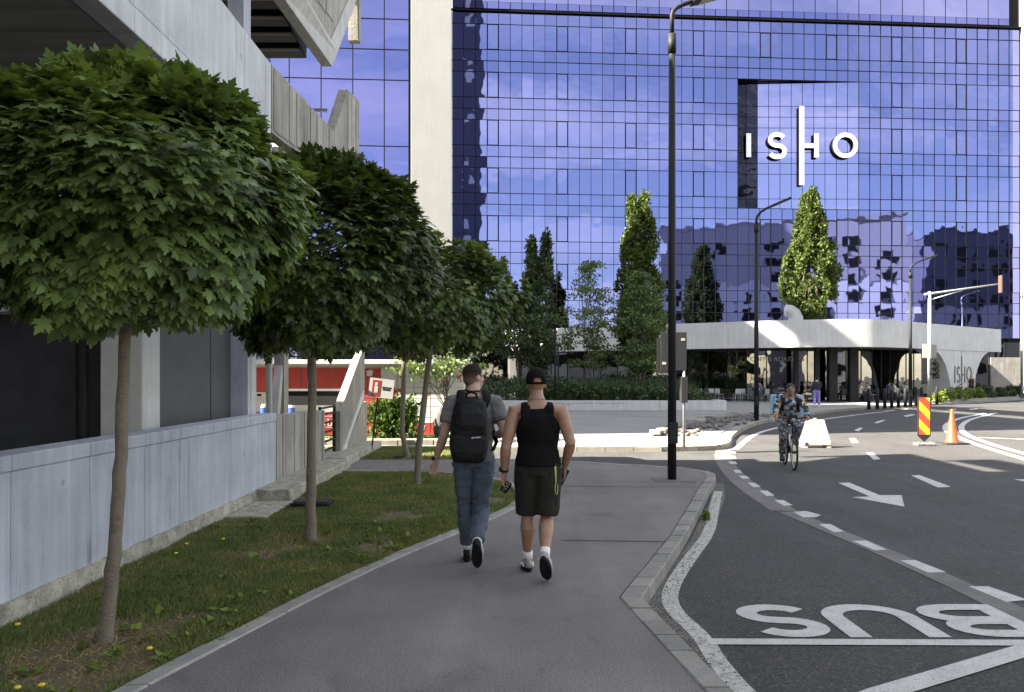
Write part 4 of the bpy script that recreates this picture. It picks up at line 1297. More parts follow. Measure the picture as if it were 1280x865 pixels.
_half = [(0.14, -0.03), (0.40, -0.02), (0.25, 0.15), (0.62, 0.36), (0.46, 0.39), (0.55, 0.62), (0.19, 0.45), (0.27, 0.68), (0.15, 0.70), (0.10, 0.84)]
_outl = [(0.0, 0.03)] + _half + [(0.0, 1.0)] + [(-x, y) for x, y in _half[::-1]]
MAPLE_V = np.array([(0, 0.33, 0.0)] + [(x, y, -0.20 * abs(x) ** 1.3 - 0.16 * max(0, y - 0.2) ** 2) for x, y in _outl], dtype=np.float32)
MAPLE_V[:, 1] += 0.12
MAPLE_F = np.array([(0, i, i % len(_outl) + 1) for i in range(1, len(_outl) + 1)], dtype=np.int32)[:, [0, 2, 1]]
LEAF_V = np.array([(0, 0, 0), (0.34, 0.45, 0.06), (0, 1, -0.05), (-0.34, 0.45, 0.06)], dtype=np.float32)
LEAF_F = np.array([(0, 1, 2, 3)], dtype=np.int32)
BLADE_V = np.array([(-0.5, 0, 0), (0.5, 0, 0), (0.32, 0.6, 0.10), (-0.32, 0.6, 0.10), (0.0, 1.0, 0.35)], dtype=np.float32)


def limb(mb, a, b, r0, r1, rr, n=6, wob=0.05):
    a = Vector(a); b = Vector(b)
    pts = []
    for i in range(n + 1):
        t = i / n
        w = wob * math.sin(math.pi * t) * (b - a).length
        pts.append(a.lerp(b, t) + Vector((rr.uniform(-w, w), rr.uniform(-w, w), rr.uniform(-w, w) * 0.3)))
    mb.tube(pts, [r0 + (r1 - r0) * i / n for i in range(n + 1)], 10)


maple_leaf_mesh = None


def maple(base, trunk_pts, trunk_r, cc, cr, nspray, per, label, singles, seed, leaf=0.096):
    global maple_leaf_mesh
    rg = np.random.default_rng(seed); rr = random.Random(seed)
    t = thing("maple_tree", label, "tree", base, group="round headed maples along the wall")
    tm = MB()
    P = [Vector(p) for p in trunk_pts]
    Q = [P[0] + Vector((0, 0, -0.1)), P[0]]
    for a, b in zip(P[:-1], P[1:]):
        for k in range(1, 7):
            q = a.lerp(b, k / 6)
            Q.append(q + Vector((rr.uniform(-0.006, 0.006), rr.uniform(-0.006, 0.006), 0)))
    n = len(Q)
    rads = [trunk_r * 1.5, trunk_r * 1.22] + [trunk_r * (1 + 0.06 * rr.uniform(-1, 1)) * (1.0 - 0.30 * i / n) for i in range(n - 2)]
    tm.tube(Q, rads, 14)
    tm.build("trunk", M_bark, t, smooth=True)
    br = MB()
    top = Q[-1]
    cc = Vector(cc)
    for k in range(16):
        a = 2 * math.pi * k / 16 + rr.uniform(-.2, .2); el = rr.uniform(0.0, 1.2)
        d = Vector((math.cos(a) * math.cos(el) * cr[0], math.sin(a) * math.cos(el) * cr[1], math.sin(el) * cr[2])) * 0.8
        limb(br, top - Vector((0, 0, 0.15)), cc + d, 0.022, 0.005, rr)
    br.build("branch", M_bark, t)["kind"] = "stuff"
    # sprays of leaves over the crown
    ccn = np.array(cc)
    crn = np.array(cr)
    POS = []; D = []; N = []; S = []
    for k in range(nspray):
        u = rg.normal(size=3); u /= np.linalg.norm(u)
        if u[2] < -0.8:
            u[2] *= -0.4; u /= np.linalg.norm(u)
        rad = 0.80 + 0.20 * rg.random() ** 0.6 + 0.13 * mnoise.noise(Vector(u * 2.6 + seed))
        if k % 5 == 0:
            rad *= 0.75
        c = u * rad
        if u[2] > 0:
            c[:2] *= 1.06 - 0.22 * u[2]
        out = u * np.array([1, 1, 0.65]); out /= np.linalg.norm(out)
        hx = np.cross(out, [0, 0, 1.0]); hx /= max(1e-3, np.linalg.norm(hx)); hy = np.cross(hx, out)
        m = per
        a = rg.random(m) * 2 * np.pi; q = np.sqrt(rg.random(m)) * (0.17 + 0.11 * rg.random())
        off = np.outer(np.cos(a) * q, hx) + np.outer(np.sin(a) * q, hy) - np.outer(q * q * 1.6, out) + np.outer(rg.normal(0, 0.03, m), out)
        p = c * crn + off + ccn
        # leaves lie like shingles: tips out and down, faces up and out
        tip = np.outer(np.ones(m), out) * 0.75 + np.outer(np.cos(a), hx) * 0.5 + np.outer(np.sin(a), hy) * 0.25 + rg.normal(0, 0.25, (m, 3))
        lowk = min(1.0, max(0.0, 0.55 - 0.9 * u[2]))
        tip[:, 2] -= 0.10 + 0.60 * lowk + 0.35 * rg.random(m)
        nn = np.outer(np.ones(m), out * (0.45 + 0.4 * lowk)) + np.array([0, 0, 1.1 - 0.3 * lowk]) + rg.normal(0, 0.28, (m, 3))
        POS.append(p); D.append(tip); N.append(nn); S.append(leaf * (0.55 + 0.75 * rg.random(m)))
    # a few shoots that stand out of the outline
    pos = np.concatenate(POS); rot = frames(np.concatenate(D), np.concatenate(N)); sc = np.concatenate(S)
    keep = pos[:, 2] > (cc.z - cr[2] * 0.98)
    pos, rot, sc = pos[keep], rot[keep], sc[keep]
    if singles:
        cam_l = np.array([0, 0, EYE]) - np.array(base)
        v = cam_l - ccn; v /= np.linalg.norm(v)
        score = ((pos - ccn) / crn) @ v + 0.25 * rg.random(len(pos))
        idx = np.argsort(-score)
        one, many = idx[:singles], idx[singles:]
    else:
        one, many = [], np.arange(len(pos))
    crown = link_mesh("crown", leaves_mesh("crown", pos[many], rot[many], sc[many], MAPLE_V, MAPLE_F), M_leaf, t)
    crown["kind"] = "stuff"
    if len(one):
        if maple_leaf_mesh is None:
            maple_leaf_mesh = np_mesh("leaf", MAPLE_V, MAPLE_F)
            maple_leaf_mesh.materials.append(M_leaf)
        for i in one:
            o = bpy.data.objects.new("leaf", maple_leaf_mesh)
            COL.objects.link(o)
            o.parent = t
            o.matrix_local = Matrix.Translation(Vector(pos[i])) @ Matrix(rot[i].tolist()).to_4x4() @ Matrix.Scale(float(sc[i]), 4)
    return t


b1 = gp(131, 802, -0.02)
maple(b1, [(0, 0, 0), (0.06, 0.0, 0.55), (0.095, 0.02, 1.2), (0.13, 0.03, 2.25)], 0.046, (0.19, 0.05, 2.83), (1.05, 1.06, 0.86), 225, 74, "nearest round headed maple with a leaning trunk beside the blue grey wall", 290, 1)
b2 = gp(388, 675, -0.02)
maple(b2, [(0, 0, 0), (0.01, 0.0, 1.0), (0.02, 0.0, 2.2)], 0.055, (0.19, 0.05, 2.92), (1.17, 1.12, 1.10), 225, 70, "second round headed maple with a straight trunk in the middle of the lawn", 290, 2)
b3 = gp(521, 607, -0.02)
maple(b3, [(0, 0, 0), (0.05, 0.0, 0.8), (0.22, 0.0, 2.2)], 0.055, (0.36, 0.05, 2.93), (1.24, 1.2, 0.95), 200, 56, "third round headed maple with a slanting trunk at the tip of the lawn", 0, 3)
b4 = gp(510, 573, 0.0)
maple(b4, [(0, 0, 0), (-0.12, 0.0, 0.5), (-0.08, 0.0, 2.1)], 0.06, (0.2, -0.1, 2.85), (0.88, 0.85, 0.85), 150, 34, "farthest round headed maple growing in the verge beyond the cross path", 0, 4)


def leafy_tree(name, label, cat, base, trunks, tr, clumps, per, size, mat, seed, spread, up=0.5, group=None, droop=0.0, bark=None):
    """clumps: list of (centre, radius xyz); leaves scatter inside each"""
    rg = np.random.default_rng(seed); rr = random.Random(seed)
    t = thing(name, label, cat, base, group=group)
    for (a, b) in trunks:
        m = MB(); limb(m, a, b, tr, tr * 0.3, rr, 7, 0.03); m.build("trunk", bark or M_bark2, t, smooth=True)
    br = MB()
    for i in range(min(len(clumps), 40)):
        c = Vector(clumps[rr.randrange(len(clumps))][0]); a, b = trunks[rr.randrange(len(trunks))]
        k = rr.uniform(0.35, 0.95)
        limb(br, Vector(a).lerp(Vector(b), k), c, tr * 0.28, tr * 0.08, rr, 4, 0.04)
    br.build("branch", bark or M_bark2, t)["kind"] = "stuff"
    POS = []
    for c, r in clumps:
        u = rg.normal(size=(per, 3)); u /= np.linalg.norm(u, axis=1, keepdims=True)
        POS.append(np.array(c) + u * (rg.random((per, 1)) ** 0.45) * np.array(r))
    pos = np.concatenate(POS); n = len(pos)
    d = rg.normal(size=(n, 3)) + np.array([0, 0, up - droop])
    nn = rg.normal(size=(n, 3)) * 0.7 + np.array([0, 0, 0.7])
    o = link_mesh("crown", leaves_mesh("crown", pos, frames(d, nn), size * (0.7 + 0.6 * rg.random(n)), LEAF_V, LEAF_F), mat, t)
    o["kind"] = "stuff"
    return t


def poplar(base, h, r, z0, seed, label, twin=0.0, per=85, n=230, size=0.20, mat=None):
    rr = random.Random(seed); cl = []
    for i in range(n):
        tt = rr.random() ** 0.85
        prof = (min(1, tt / 0.28) ** 0.6) * (1 - max(0, tt - 0.35) / 0.68) ** 0.75 if tt < 1 else 0.05
        a = rr.uniform(0, 6.28); q = r * max(0.1, prof) * (0.55 + 0.45 * rr.random())
        x = math.cos(a) * q; y = math.sin(a) * q
        if twin and tt > 0.6:
            x = x * 0.7 + (twin if rr.random() < 0.45 else -twin * 0.9)
        cl.append(((x, y, z0 + tt * (h - z0 - 0.3 * (twin > 0) * (x < 0))), (0.26, 0.26, 0.55)))
    return leafy_tree("poplar_tree", label, "tree", base, [((0, 0, 0), (0, 0, h * 0.85))], 0.16, cl, per, size, mat or M_leaf2, seed, r, up=0.9, group="poplars before the tower")


poplar(Vector((7.05, 44.5, 0.4)), 11.2, 1.45, 1.6, 21, "tall slim poplar rising from the planter before the tower", twin=0.35)
poplar(at(1012, 400, 52.3), 8.15, 1.95, -0.1, 22, "bushy sunlit poplar standing on the canopy roof", twin=0.22, n=270)
poplar(Vector((1.62, 48.6, 0.0)), 10.2, 1.15, 1.2, 23, "dark narrow twin topped poplar added to imitate a reflection in the glass", twin=0.45, n=160, per=60, mat=M_leaf3)  # extra tree standing in for dark poplar reflections in the tower glass


def spread_tree(base, h, r, z0, seed, label, mat, n=80, per=40, stems=3, size=0.15, flat=0.35):
    rr = random.Random(seed); cl = []
    for i in range(n):
        tt = rr.random()
        prof = math.sin(math.pi * min(1, 0.12 + 0.80 * tt)) ** 0.7 * (1.0 if tt < 0.55 else 1 - 0.5 * (tt - 0.55) / 0.45)
        a = rr.uniform(0, 6.28); q = r * prof * math.sqrt(rr.random())
        cl.append(((math.cos(a) * q, math.sin(a) * q, z0 + tt * (h - z0)), (0.5, 0.5, flat * 0.55)))
    tr = []
    for k in range(stems):
        a = 6.28 * k / stems + 0.4
        tr.append(((math.cos(a) * 0.06 * stems, math.sin(a) * 0.06 * stems, 0), (math.cos(a) * r * 0.32, math.sin(a) * r * 0.32, h * 0.8)))
    return leafy_tree("plaza_tree", label, "tree", base, tr, 0.042 if stems > 1 else 0.045, cl, per, size, mat, seed, r, up=0.2, group="light trees in the planter")


spread_tree(Vector((4.15, 42.5, 0.4)), 7.3, 1.75, 1.7, 31, "light multi stemmed tree with layered branches behind the planter wall", M_leaf4, n=95, per=46)
spread_tree(Vector((6.7, 41.8, 0.4)), 6.6, 1.55, 1.6, 32, "yellow green multi stemmed tree in front of the tall slim poplar", M_leaf4, n=125, per=60, stems=4)
spread_tree(Vector((0.55, 41.5, 0.4)), 5.6, 1.9, 2.3, 33, "dark spreading tree at the left of the planter", M_leaf3, n=140, per=60, stems=2)
spread_tree(Vector((-3.4, 33, 0.0)), 5.2, 1.9, 1.8, 34, "dark tree behind the parcel lockers", M_leaf3, n=80, per=40, stems=2)
spread_tree(Vector((-7.2, 31, 0.0)), 5.0, 2.2, 0.8, 35, "dark bushy tree behind the left end of the parcel lockers", M_leaf3, n=140, per=60, stems=2)
spread_tree(Vector((-1.88, 20.6, 0.06)), 2.75, 1.0, 1.55, 36, "young pale green tree with a white trunk before the lockers", M_leaf4, n=38, per=26, stems=1, size=0.12)


def shrub(name, label, base, r, n, size, mat, seed, cat="shrub", group=None, up=0.4, clumps=14):
    rr = random.Random(seed); cl = []
    for i in range(clumps):
        a = rr.uniform(0, 6.28); q = math.sqrt(rr.random()) * 0.75; z = rr.random()
        cl.append(((math.cos(a) * q * r[0] * (1 - 0.4 * z), math.sin(a) * q * r[1] * (1 - 0.4 * z), 0.1 * r[2] + z * 0.75 * r[2]), (r[0] * 0.32, r[1] * 0.32, r[2] * 0.28)))
    return leafy_tree(name, label, cat, base, [((0, 0, 0), (0, 0, r[2] * 0.5)), ((0, 0, 0), (r[0] * 0.3, 0, r[2] * 0.5))], 0.03, cl, n // clumps, size, mat, seed, 1, up=up, group=group)


M_juniper = pbr("juniper_leaf", (0.045, 0.078, 0.016), 0.7, var=0.3, scale=3, isl=0.4, trans=0.15, spec=0.15)
shrub("juniper_bush", "dense green juniper bush growing before the red lockers", Vector((-3.05, 20.7, 0.06)), (0.95, 0.5, 1.15), 3000, 0.11, M_juniper, 41, up=0.9, clumps=26)
# low hedge along the pavement at the right
hx = [(1174, 503.8), (1186, 503.0), (1198, 502.2), (1211, 501.3), (1224, 500.5), (1237, 499.7), (1250, 499.0), (1262, 498.3), (1274, 497.7)]
hl = ["bright clipped shrub nearest the traffic signal mast", "second bright clipped shrub from the traffic signal mast", "bright clipped shrub under the left edge of the pylon", "bright clipped shrub in front of the pylon letters",
      "clipped shrub at the feet of the woman in black", "darker clipped shrub right of the pylon", "clipped shrub before the glass right of the pylon", "clipped shrub second from the right lamp post", "clipped shrub beside the right lamp post"]
for i, (px, py_) in enumerate(hx):
    shrub("clipped_shrub", hl[i], gp(px, py_ - 1.2, 0.05), (0.62, 0.5, 0.78 + 0.1 * (i % 3)), 1300, 0.10, M_leaf5 if i < 5 else M_leaf3, 60 + i, group="low hedge along the pavement", clumps=14)
hedge_kerb = struct(MB().prism([tuple(p) for p in [(26.2, 49.9), (38.5, 60.8), (38.2, 61.1), (25.9, 50.2)]], 0, 0.14).build("planting_kerb", M_kerb2))
# shrubs and ornamental grass in the planter: a mass nobody could count
rg = np.random.default_rng(5)
n = 15000
px_ = rg.uniform(-6, 10.2, n); pyy = rg.uniform(39.8, 46, n)
hgt = 0.45 + 0.50 * np.array([mnoise.noise(Vector((x * 0.55, y * 0.5, 0))) + 0.6 for x, y in zip(px_, pyy)]) + 0.08 * (pyy - 39.8)
hgt = np.where(px_ > 9.0, hgt * 0.5, hgt)
zz = 0.42 + hgt * rg.random(n) ** 0.5
pos = np.stack([px_, pyy, zz], 1)
d = rg.normal(size=(n, 3)) + np.array([0, 0, 0.5]); nn = rg.normal(size=(n, 3)) * 0.7 + np.array([0, -0.2, 0.7])
ps = link_mesh("planter_shrubs", leaves_mesh("planter_shrubs", pos, frames(d, nn), 0.16 * (0.7 + 0.6 * rg.random(n)), LEAF_V, LEAF_F), M_leaf3)
tag(ps, "dark low evergreen shrubs filling the planter", "shrubs", kind="stuff")
n = 7000
px_ = np.concatenate([rg.normal(4.9, 1.0, n // 2), rg.normal(7.9, 0.8, n // 4), rg.normal(2.4, 0.7, n // 4)]); n = len(px_)
pyy = rg.uniform(40.2, 44, n)
BF = np.array([(0, 1, 2, 3), (3, 2, 4, 4)], dtype=np.int32)


def blades(name, pos, height, width, mat, seed, lean=0.35):
    rg = np.random.default_rng(seed); n = len(pos)
    a = rg.random(n) * 6.283
    d = np.stack([np.cos(a) * lean * rg.random(n), np.sin(a) * lean * rg.random(n), np.ones(n)], 1)
    nr = np.stack([-np.sin(a + rg.normal(0, 1, n)), np.cos(a), np.full(n, 0.1)], 1)
    rot = frames(d, nr)
    V = np.einsum('nij,nmj->nmi', rot, np.stack([np.outer(width, BLADE_V[:, 0]), np.outer(height, BLADE_V[:, 1]), np.outer(height * 0.5, BLADE_V[:, 2])], 2)) + pos[:, None, :]
    T = np.array([(0, 1, 2), (0, 2, 3), (3, 2, 4)], dtype=np.int32)
    F = (T[None] + (np.arange(n) * 5)[:, None, None]).reshape(-1, 3)
    return link_mesh(name, np_mesh(name, V.reshape(-1, 3), F), mat)


og = blades("ornamental_grass", np.stack([px_, pyy, np.full(n, 0.42)], 1), 0.75 + 0.55 * rg.random(n), np.full(n, 0.025), M_leaf3, 8, lean=0.6)
tag(og, "tall soft ornamental grass between the planter trees", "grass", kind="stuff")


# lawn: short blades, thinner over the bare patches
def in_lawn(x, y):
    ex = np.interp(y, [p.y for p in lawn_edge], [p.x for p in lawn_edge])
    return (x < ex - 0.085 + 0.05 * np.sin(y * 37.0) * np.sin(y * 11.3)) & (x > -3.44)


rg = np.random.default_rng(12)
n = 560000
y = 2.6 + (14.3 - 2.6) * rg.random(n) ** 1.9
x = rg.uniform(-3.44, 0.2, n)
ok = in_lawn(x, y)
x, y = x[ok], y[ok]
f = np.array([mnoise.noise(Vector((a * 1.3, b * 1.0, 3.3))) + 0.55 * mnoise.noise(Vector((a * 4.1, b * 3.7, 1.3))) for a, b in zip(x, y)])
bare = np.exp(-((x + 2.55) ** 2 / 0.5 + (y - 5.2) ** 2 / 0.9)) * 0.5 + np.exp(-((x + 2.1) ** 2 / 0.4 + (y - 8.3) ** 2 / 0.8)) * 0.55 + np.exp(-((x + 3.3) ** 2 / 0.05)) * 0.25
keep = (f - bare * 1.25 + 0.62) > rg.random(len(x)) * 0.7
x, y, f = x[keep], y[keep], f[keep]
hh = (0.022 + 0.030 * rg.random(len(x))) * (1.0 + 0.5 * np.clip(f, -0.6, 1))
gr = blades("lawn_grass", np.stack([x, y, np.full(len(x), -0.02)], 1), hh, 0.0035 + 0.003 * rg.random(len(x)) + 0.0004 * y, M_grass, 9, lean=1.1)
tag(gr, "short patchy grass on the lawn beside the footpath", "grass", kind="stuff")
n = 16000
x = rg.uniform(-6, -0.85, n); y = rg.uniform(16.3, 19.1, n)
x2 = rg.uniform(-6, -1.25, n // 2); y2 = rg.uniform(20.0, 21.4, n // 2)
gr = blades("verge_grass", np.concatenate([np.stack([x, y, np.full(n, -0.015)], 1), np.stack([x2, y2, np.full(n // 2, 0.06)], 1)]), 0.04 + 0.04 * rg.random(n + n // 2), np.full(n + n // 2, 0.012), M_grass, 10, lean=0.9)
tag(gr, "sunlit grass on the verges before the lockers", "grass", kind="stuff")
M_straw = pbr("dry_grass_blade", (0.30, 0.24, 0.12), 0.85, var=0.3, scale=2, isl=0.4, trans=0.15, spec=0.15)
n = 90000
y = 2.6 + (14.3 - 2.6) * rg.random(n) ** 1.9
x = rg.uniform(-3.44, 0.2, n)
ok = in_lawn(x, y)
x, y = x[ok], y[ok]
f = np.array([mnoise.noise(Vector((a * 1.7 + 9, b * 1.4, 6.3))) for a, b in zip(x, y)])
bare = np.exp(-((x + 2.55) ** 2 / 0.6 + (y - 5.0) ** 2 / 1.4)) + np.exp(-((x + 2.1) ** 2 / 0.5 + (y - 8.3) ** 2 / 0.9)) + np.exp(-((x + 3.3) ** 2 / 0.06)) * 0.6
keep = (0.05 + 0.35 * f + 0.75 * bare) > rg.random(len(x))
x, y = x[keep], y[keep]
gr = blades("dry_grass", np.stack([x, y, np.full(len(x), -0.02)], 1), 0.02 + 0.03 * rg.random(len(x)), 0.0035 + 0.0025 * rg.random(len(x)) + 0.0003 * y, M_straw, 19, lean=3.5)
tag(gr, "dry straw coloured grass in the worn patches of the lawn", "grass", kind="stuff")
# weeds: broad leaf rosettes near the path edge
rg = np.random.default_rng(77)
PW = []
for k in range(85):
    yy_ = 3.0 + 6.5 * rg.random() ** 1.6; ex = np.interp(yy_, [p.y for p in lawn_edge], [p.x for p in lawn_edge])
    xx_ = ex - 0.2 - 1.3 * rg.random() ** 2 if rg.random() < 0.7 else rg.uniform(-3.4, ex - 0.2)
    if xx_ < -3.42: continue
    for q in range(9):
        PW.append((xx_ + rg.normal(0, 0.03), yy_ + rg.normal(0, 0.03), -0.005))
pos = np.array(PW); n = len(pos)
d = np.stack([rg.normal(size=n), rg.normal(size=n), 0.35 + 0.4 * rg.random(n)], 1)
wd = link_mesh("lawn_weeds", leaves_mesh("lawn_weeds", pos, frames(d, np.tile([0, 0, 1.0], (n, 1)) + rg.normal(0, .2, (n, 3))), 0.06 * (0.6 + 0.8 * rg.random(n)), LEAF_V, LEAF_F), M_leaf5)
tag(wd, "small broad leaved weeds among the lawn grass", "weeds", kind="stuff")
# dandelions
dn = [((22, 781), "yellow dandelion flower at the foot of the blue grey wall"), ((22, 860), "yellow dandelion flower nearest the camera on the lawn"), ((52, 857), "yellow dandelion flower beside the nearest one"),
      ((187, 811), "yellow dandelion flower right of the nearest maple trunk"), ((233, 680), "yellow dandelion flower against the rough wall footing"), ((220, 692), "yellow dandelion flower just before the one at the wall footing"),
      ((279, 674), "small yellow dandelion flower left of the second maple trunk"), ((627, 613), "yellow dandelion flower at the lawn tip behind the walkers")]
d0 = None
for (pp, lab) in dn:
    g = gp(pp[0], pp[1], 0.03)
    if d0 is None:
        d0 = thing("dandelion", lab, "flower", (g.x, g.y, -0.02), group="dandelions in the lawn")
        MB().tube([(0, 0, 0), (0, 0, 0.05)], 0.003, 6).build("stem", M_grass, d0)
        MB().ell((0, 0, 0.055), (0.019, 0.019, 0.010), nu=10, nv=6).build("blossom", M_dandelion, d0)
    else:
        dup(d0, (g.x, g.y, -0.02), 0, lab)
kw = gp(874, 650, -0.10)
shrub("kerb_weed", "tuft of green weed growing at the foot of the road kerb", Vector((2.46, 10.12, -0.12)), (0.05, 0.09, 0.10), 220, 0.04, M_leaf5, 91, cat="weed", clumps=6)
rg = np.random.default_rng(31)
gl_ = interp([(3.42, 13.2), (3.05, 12.0), (2.5, 10.4), (1.88, 8.4), (1.12, 6.35), (1.12, 5.6), (1.22, 4.3)], 400)
PB = []
for k in range(330):
    q = gl_[rg.integers(0, 400)]; s = 0.003 + 0.006 * rg.random() ** 3
    PB.append((q.x + 0.02 + abs(rg.normal(0, 0.035)), q.y + rg.normal(0, 0.05), ZR + 0.006 + s * 0.5, s))
PB = np.array(PB); n = len(PB)
OV = np.array([(1, 0, 0), (0, 1, 0), (-1, 0, 0), (0, -1, 0), (0, 0, 0.8), (0, 0, -0.8)], dtype=np.float32); OF = np.array([(0, 1, 4), (1, 2, 4), (2, 3, 4), (3, 0, 4), (1, 0, 5), (2, 1, 5), (3, 2, 5), (0, 3, 5)], dtype=np.int32)
gp_ = link_mesh("gutter_gravel", leaves_mesh("gutter_gravel", PB[:, :3], frames(rg.normal(size=(n, 3)), rg.normal(size=(n, 3))), PB[:, 3], OV, OF), M_rock)
tag(gp_, "loose grit along the foot of the road kerb", "gravel", kind="stuff")
mh = thing("drain_box", "low dark drain cover on the lawn behind the second maple", "drain cover", gp(391, 631, 0))
MB().box(-0.25, 0.25, -0.18, 0.18, -0.05, 0.05).build("frame", M_black, mh, bevel=0.01)
MB().box(-0.21, 0.21, -0.14, 0.14, 0.05, 0.06).build("lid", M_anthr, mh)
mh2 = thing("drain_box", "low dark drain cover beside the farthest maple in the verge", "drain cover", gp(505, 572, 0))
MB().box(-0.22, 0.22, -0.2, 0.2, -0.05, 0.04).build("frame", M_black, mh2, bevel=0.01)
MB().box(-0.18, 0.18, -0.16, 0.16, 0.04, 0.05).build("lid", M_anthr, mh2)

# rubble strip by the island kerb: broken stones and gravel
rs = struct(MB().prism([(p[0], p[1]) for p in [(4.6, 21.6), (5.7, 21.5), (6.15, 23.6), (7.45, 26.8), (9.0, 30.2), (10.7, 32.8), (14.2, 38.4), (13.7, 39.0), (10.0, 33.6), (8.0, 30.6), (6.0, 27.0), (4.6, 24.0)]], -0.05, 0.02).build("gravel_strip", M_gravel))
sp_ = struct(MB().prism([(3.6, 19.45), (5.2, 19.75), (5.75, 21.4), (4.2, 21.6), (3.4, 20.8)], -0.05, 0.012).build("gravel_pad", M_kerb2))
rr = random.Random(8)
rkm = []
for v in range(4):
    m = MB(); m.ell((0, 0, 0), (1, 0.75, 0.5), nu=6, nv=5)
    m.v = [tuple(Vector(q) * (1 + 0.55 * mnoise.noise(Vector(q) * 1.4 + Vector((v * 7, 0, 0))))) for q in m.v]
    mm = m.mesh("rock"); mm.materials.append(M_rock); rkm.append(mm)
path_r = interp([(4.5, 22.6), (5.6, 25.2), (7.6, 29.4), (9.5, 32.6), (12.0, 36.2)], 100)
k = 0
for i in range(150):
    p = path_r[rr.randrange(100)]
    o = bpy.data.objects.new("rock", rkm[i % 4]); COL.objects.link(o); o.parent = rs
    s = rr.uniform(0.04, 0.14)
    o.location = (p.x + rr.gauss(0, 0.28) + 0.3, p.y + rr.gauss(0, 0.4), 0.02 + s * 0.4); o.scale = (s, s, s); o.rotation_euler = (rr.uniform(-.4, .4), rr.uniform(-.4, .4), rr.uniform(0, 6.28))
for i in range(14):
    p = path_r[int(i * 6.5)]
    o = MB().box(-0.33, 0.33, -0.16, 0.16, 0, 0.14).build("broken_kerb_stone", M_kerb2 if i % 3 == 0 else M_rock, rs, bevel=0.03)
    o.location = (p.x - 0.35, p.y + 0.3, 0.02); o.rotation_euler = (rr.uniform(-.12, .12), rr.uniform(-.2, .2), math.atan2(6.5, 4.6) + rr.uniform(-.25, .25))

# ------------------------------------------------------------------ parcel lockers, sign, stone
LY = 21.75
lk = thing("parcel_locker", "long white and red parcel locker bank under a flat white roof", "parcel locker", (-4, LY, 0))
M_lw = pbr("locker_white", (0.42, 0.42, 0.41), 0.45, var=0.04, obj_rand=0.03)
MB().box(-7.4, -1.31, LY + 0.03, LY + 0.75, 0.10, 2.02).build("cabinet", M_lw, lk, world=True)
MB().box(-7.6, -1.2, LY - 0.25, LY + 0.85, 2.02, 2.14).build("roof", M_lw, lk, world=True, bevel=0.01)
MB().box(-7.4, -1.31, LY + 0.05, LY + 0.7, 0, 0.10).build("plinth", M_anthr, lk, world=True)
dm = {}
for c in range(6):
    x0 = -4.02 + c * 0.452
    z = 0.42
    kz = 0
    while z < 1.90:
        h = [0.15, 0.15, 0.15, 0.22, 0.15][kz % 5]
        if z + h > 1.92: h = 1.92 - z
        key = round(h, 3)
        if key not in dm:
            dm[key] = [MB().box(0.008, 0.444, -0.02, 0.03, 0.006, h - 0.006).mesh("locker_door") for _ in range(2)]
            dm[key][0].materials.append(M_lw); dm[key][1].materials.append(M_red)
        red = (x0 + 0.22) < -4.02 + (1.0 - (z - 0.4) * 0.38) and c < 3
        o = link_mesh("locker_door", dm[key][1 if red and c < 2 else 0], None, lk)
        o.location = (x0 + 4, 0, z)
        z += h; kz += 1
    o = link_mesh("base_door", MB().box(0.008, 0.444, -0.02, 0.03, 0.0, 0.29).mesh("base_door"), M_red if c in (3, 4, 0) else M_lw, lk)
    o.location = (x0 + 4, 0, 0.12)


def flat_poly(name, pts, mat, d=0.025):
    MB().add([(x, LY - d, z) for x, z in pts], [tuple(range(len(pts)))]).build(name, mat, lk, world=True)


# slanted red field of the print, cut along the doors
flat_poly("red_print", [(-3.12, 0.43), (-2.86, 0.43), (-3.12, 0.95)], M_red)
flat_poly("white_print", [(-3.13, 1.30), (-3.13, 1.93), (-3.50, 1.93)], M_lw)
blob = [(-0.07, -0.05), (-0.02, -0.07), (0.05, -0.05), (0.06, 0.02), (0.08, 0.07), (0.03, 0.05), (0.0, 0.08), (-0.03, 0.04), (-0.08, 0.06), (-0.06, 0.01)]
for (x, z, s) in ((-3.86, 1.78, 1.3), (-3.67, 1.60, 0.8), (-2.44, 0.28, 1.2), (-3.78, 0.95, 1.0)):
    flat_poly("white_motif", [(x + a * s, z + b * s) for a, b in blob], M_lw, 0.027)
tri = [(-0.07, 0.05), (0.0, -0.07), (0.07, 0.06), (0.0, 0.02)]
for (x, z, s) in ((-1.45, 1.68, 1.6), (-2.28, 1.22, 0.9), (-2.75, 0.88, 0.7), (-3.02, 1.70, 0.9), (-3.05, 1.32, 1.4)):
    flat_poly("red_motif", [(x + a * s, z + b * s) for a, b in tri[::-1]], M_red, 0.027)
# red terminal section seen through the stair
for i in range(4):
    MB().box(-7.35 + i * 0.82, -6.56 + i * 0.82, LY - 0.02, LY + 0.03, 1.28, 1.92).build("red_panel", M_red, lk, world=True)
    MB().box(-7.30 + i * 0.82, -6.70 + i * 0.82, LY - 0.035, LY - 0.02, 1.12, 1.26).build("label_strip", M_lw, lk, world=True)
MB().box(-5.55, -5.36, LY - 0.03, LY - 0.02, 1.42, 1.72).build("notice", M_lw, lk, world=True)
MB().box(-7.4, -4.06, LY - 0.02, LY + 0.03, 0.12, 0.72).build("red_panel", M_red, lk, world=True)
for i in range(4):
    for q in range(3):
        MB().box(-7.26 + i * 0.82 + q * 0.17, -7.14 + i * 0.82 + q * 0.17, LY - 0.039, LY - 0.035, 1.15, 1.22).build("label_print", M_anthr if q else M_red, lk, world=True)
MB().box(-5.53, -5.38, LY - 0.034, LY - 0.03, 1.60, 1.69).box(-5.53, -5.45, LY - 0.034, LY - 0.03, 1.46, 1.56).build("notice_print", M_anthr, lk, world=True)
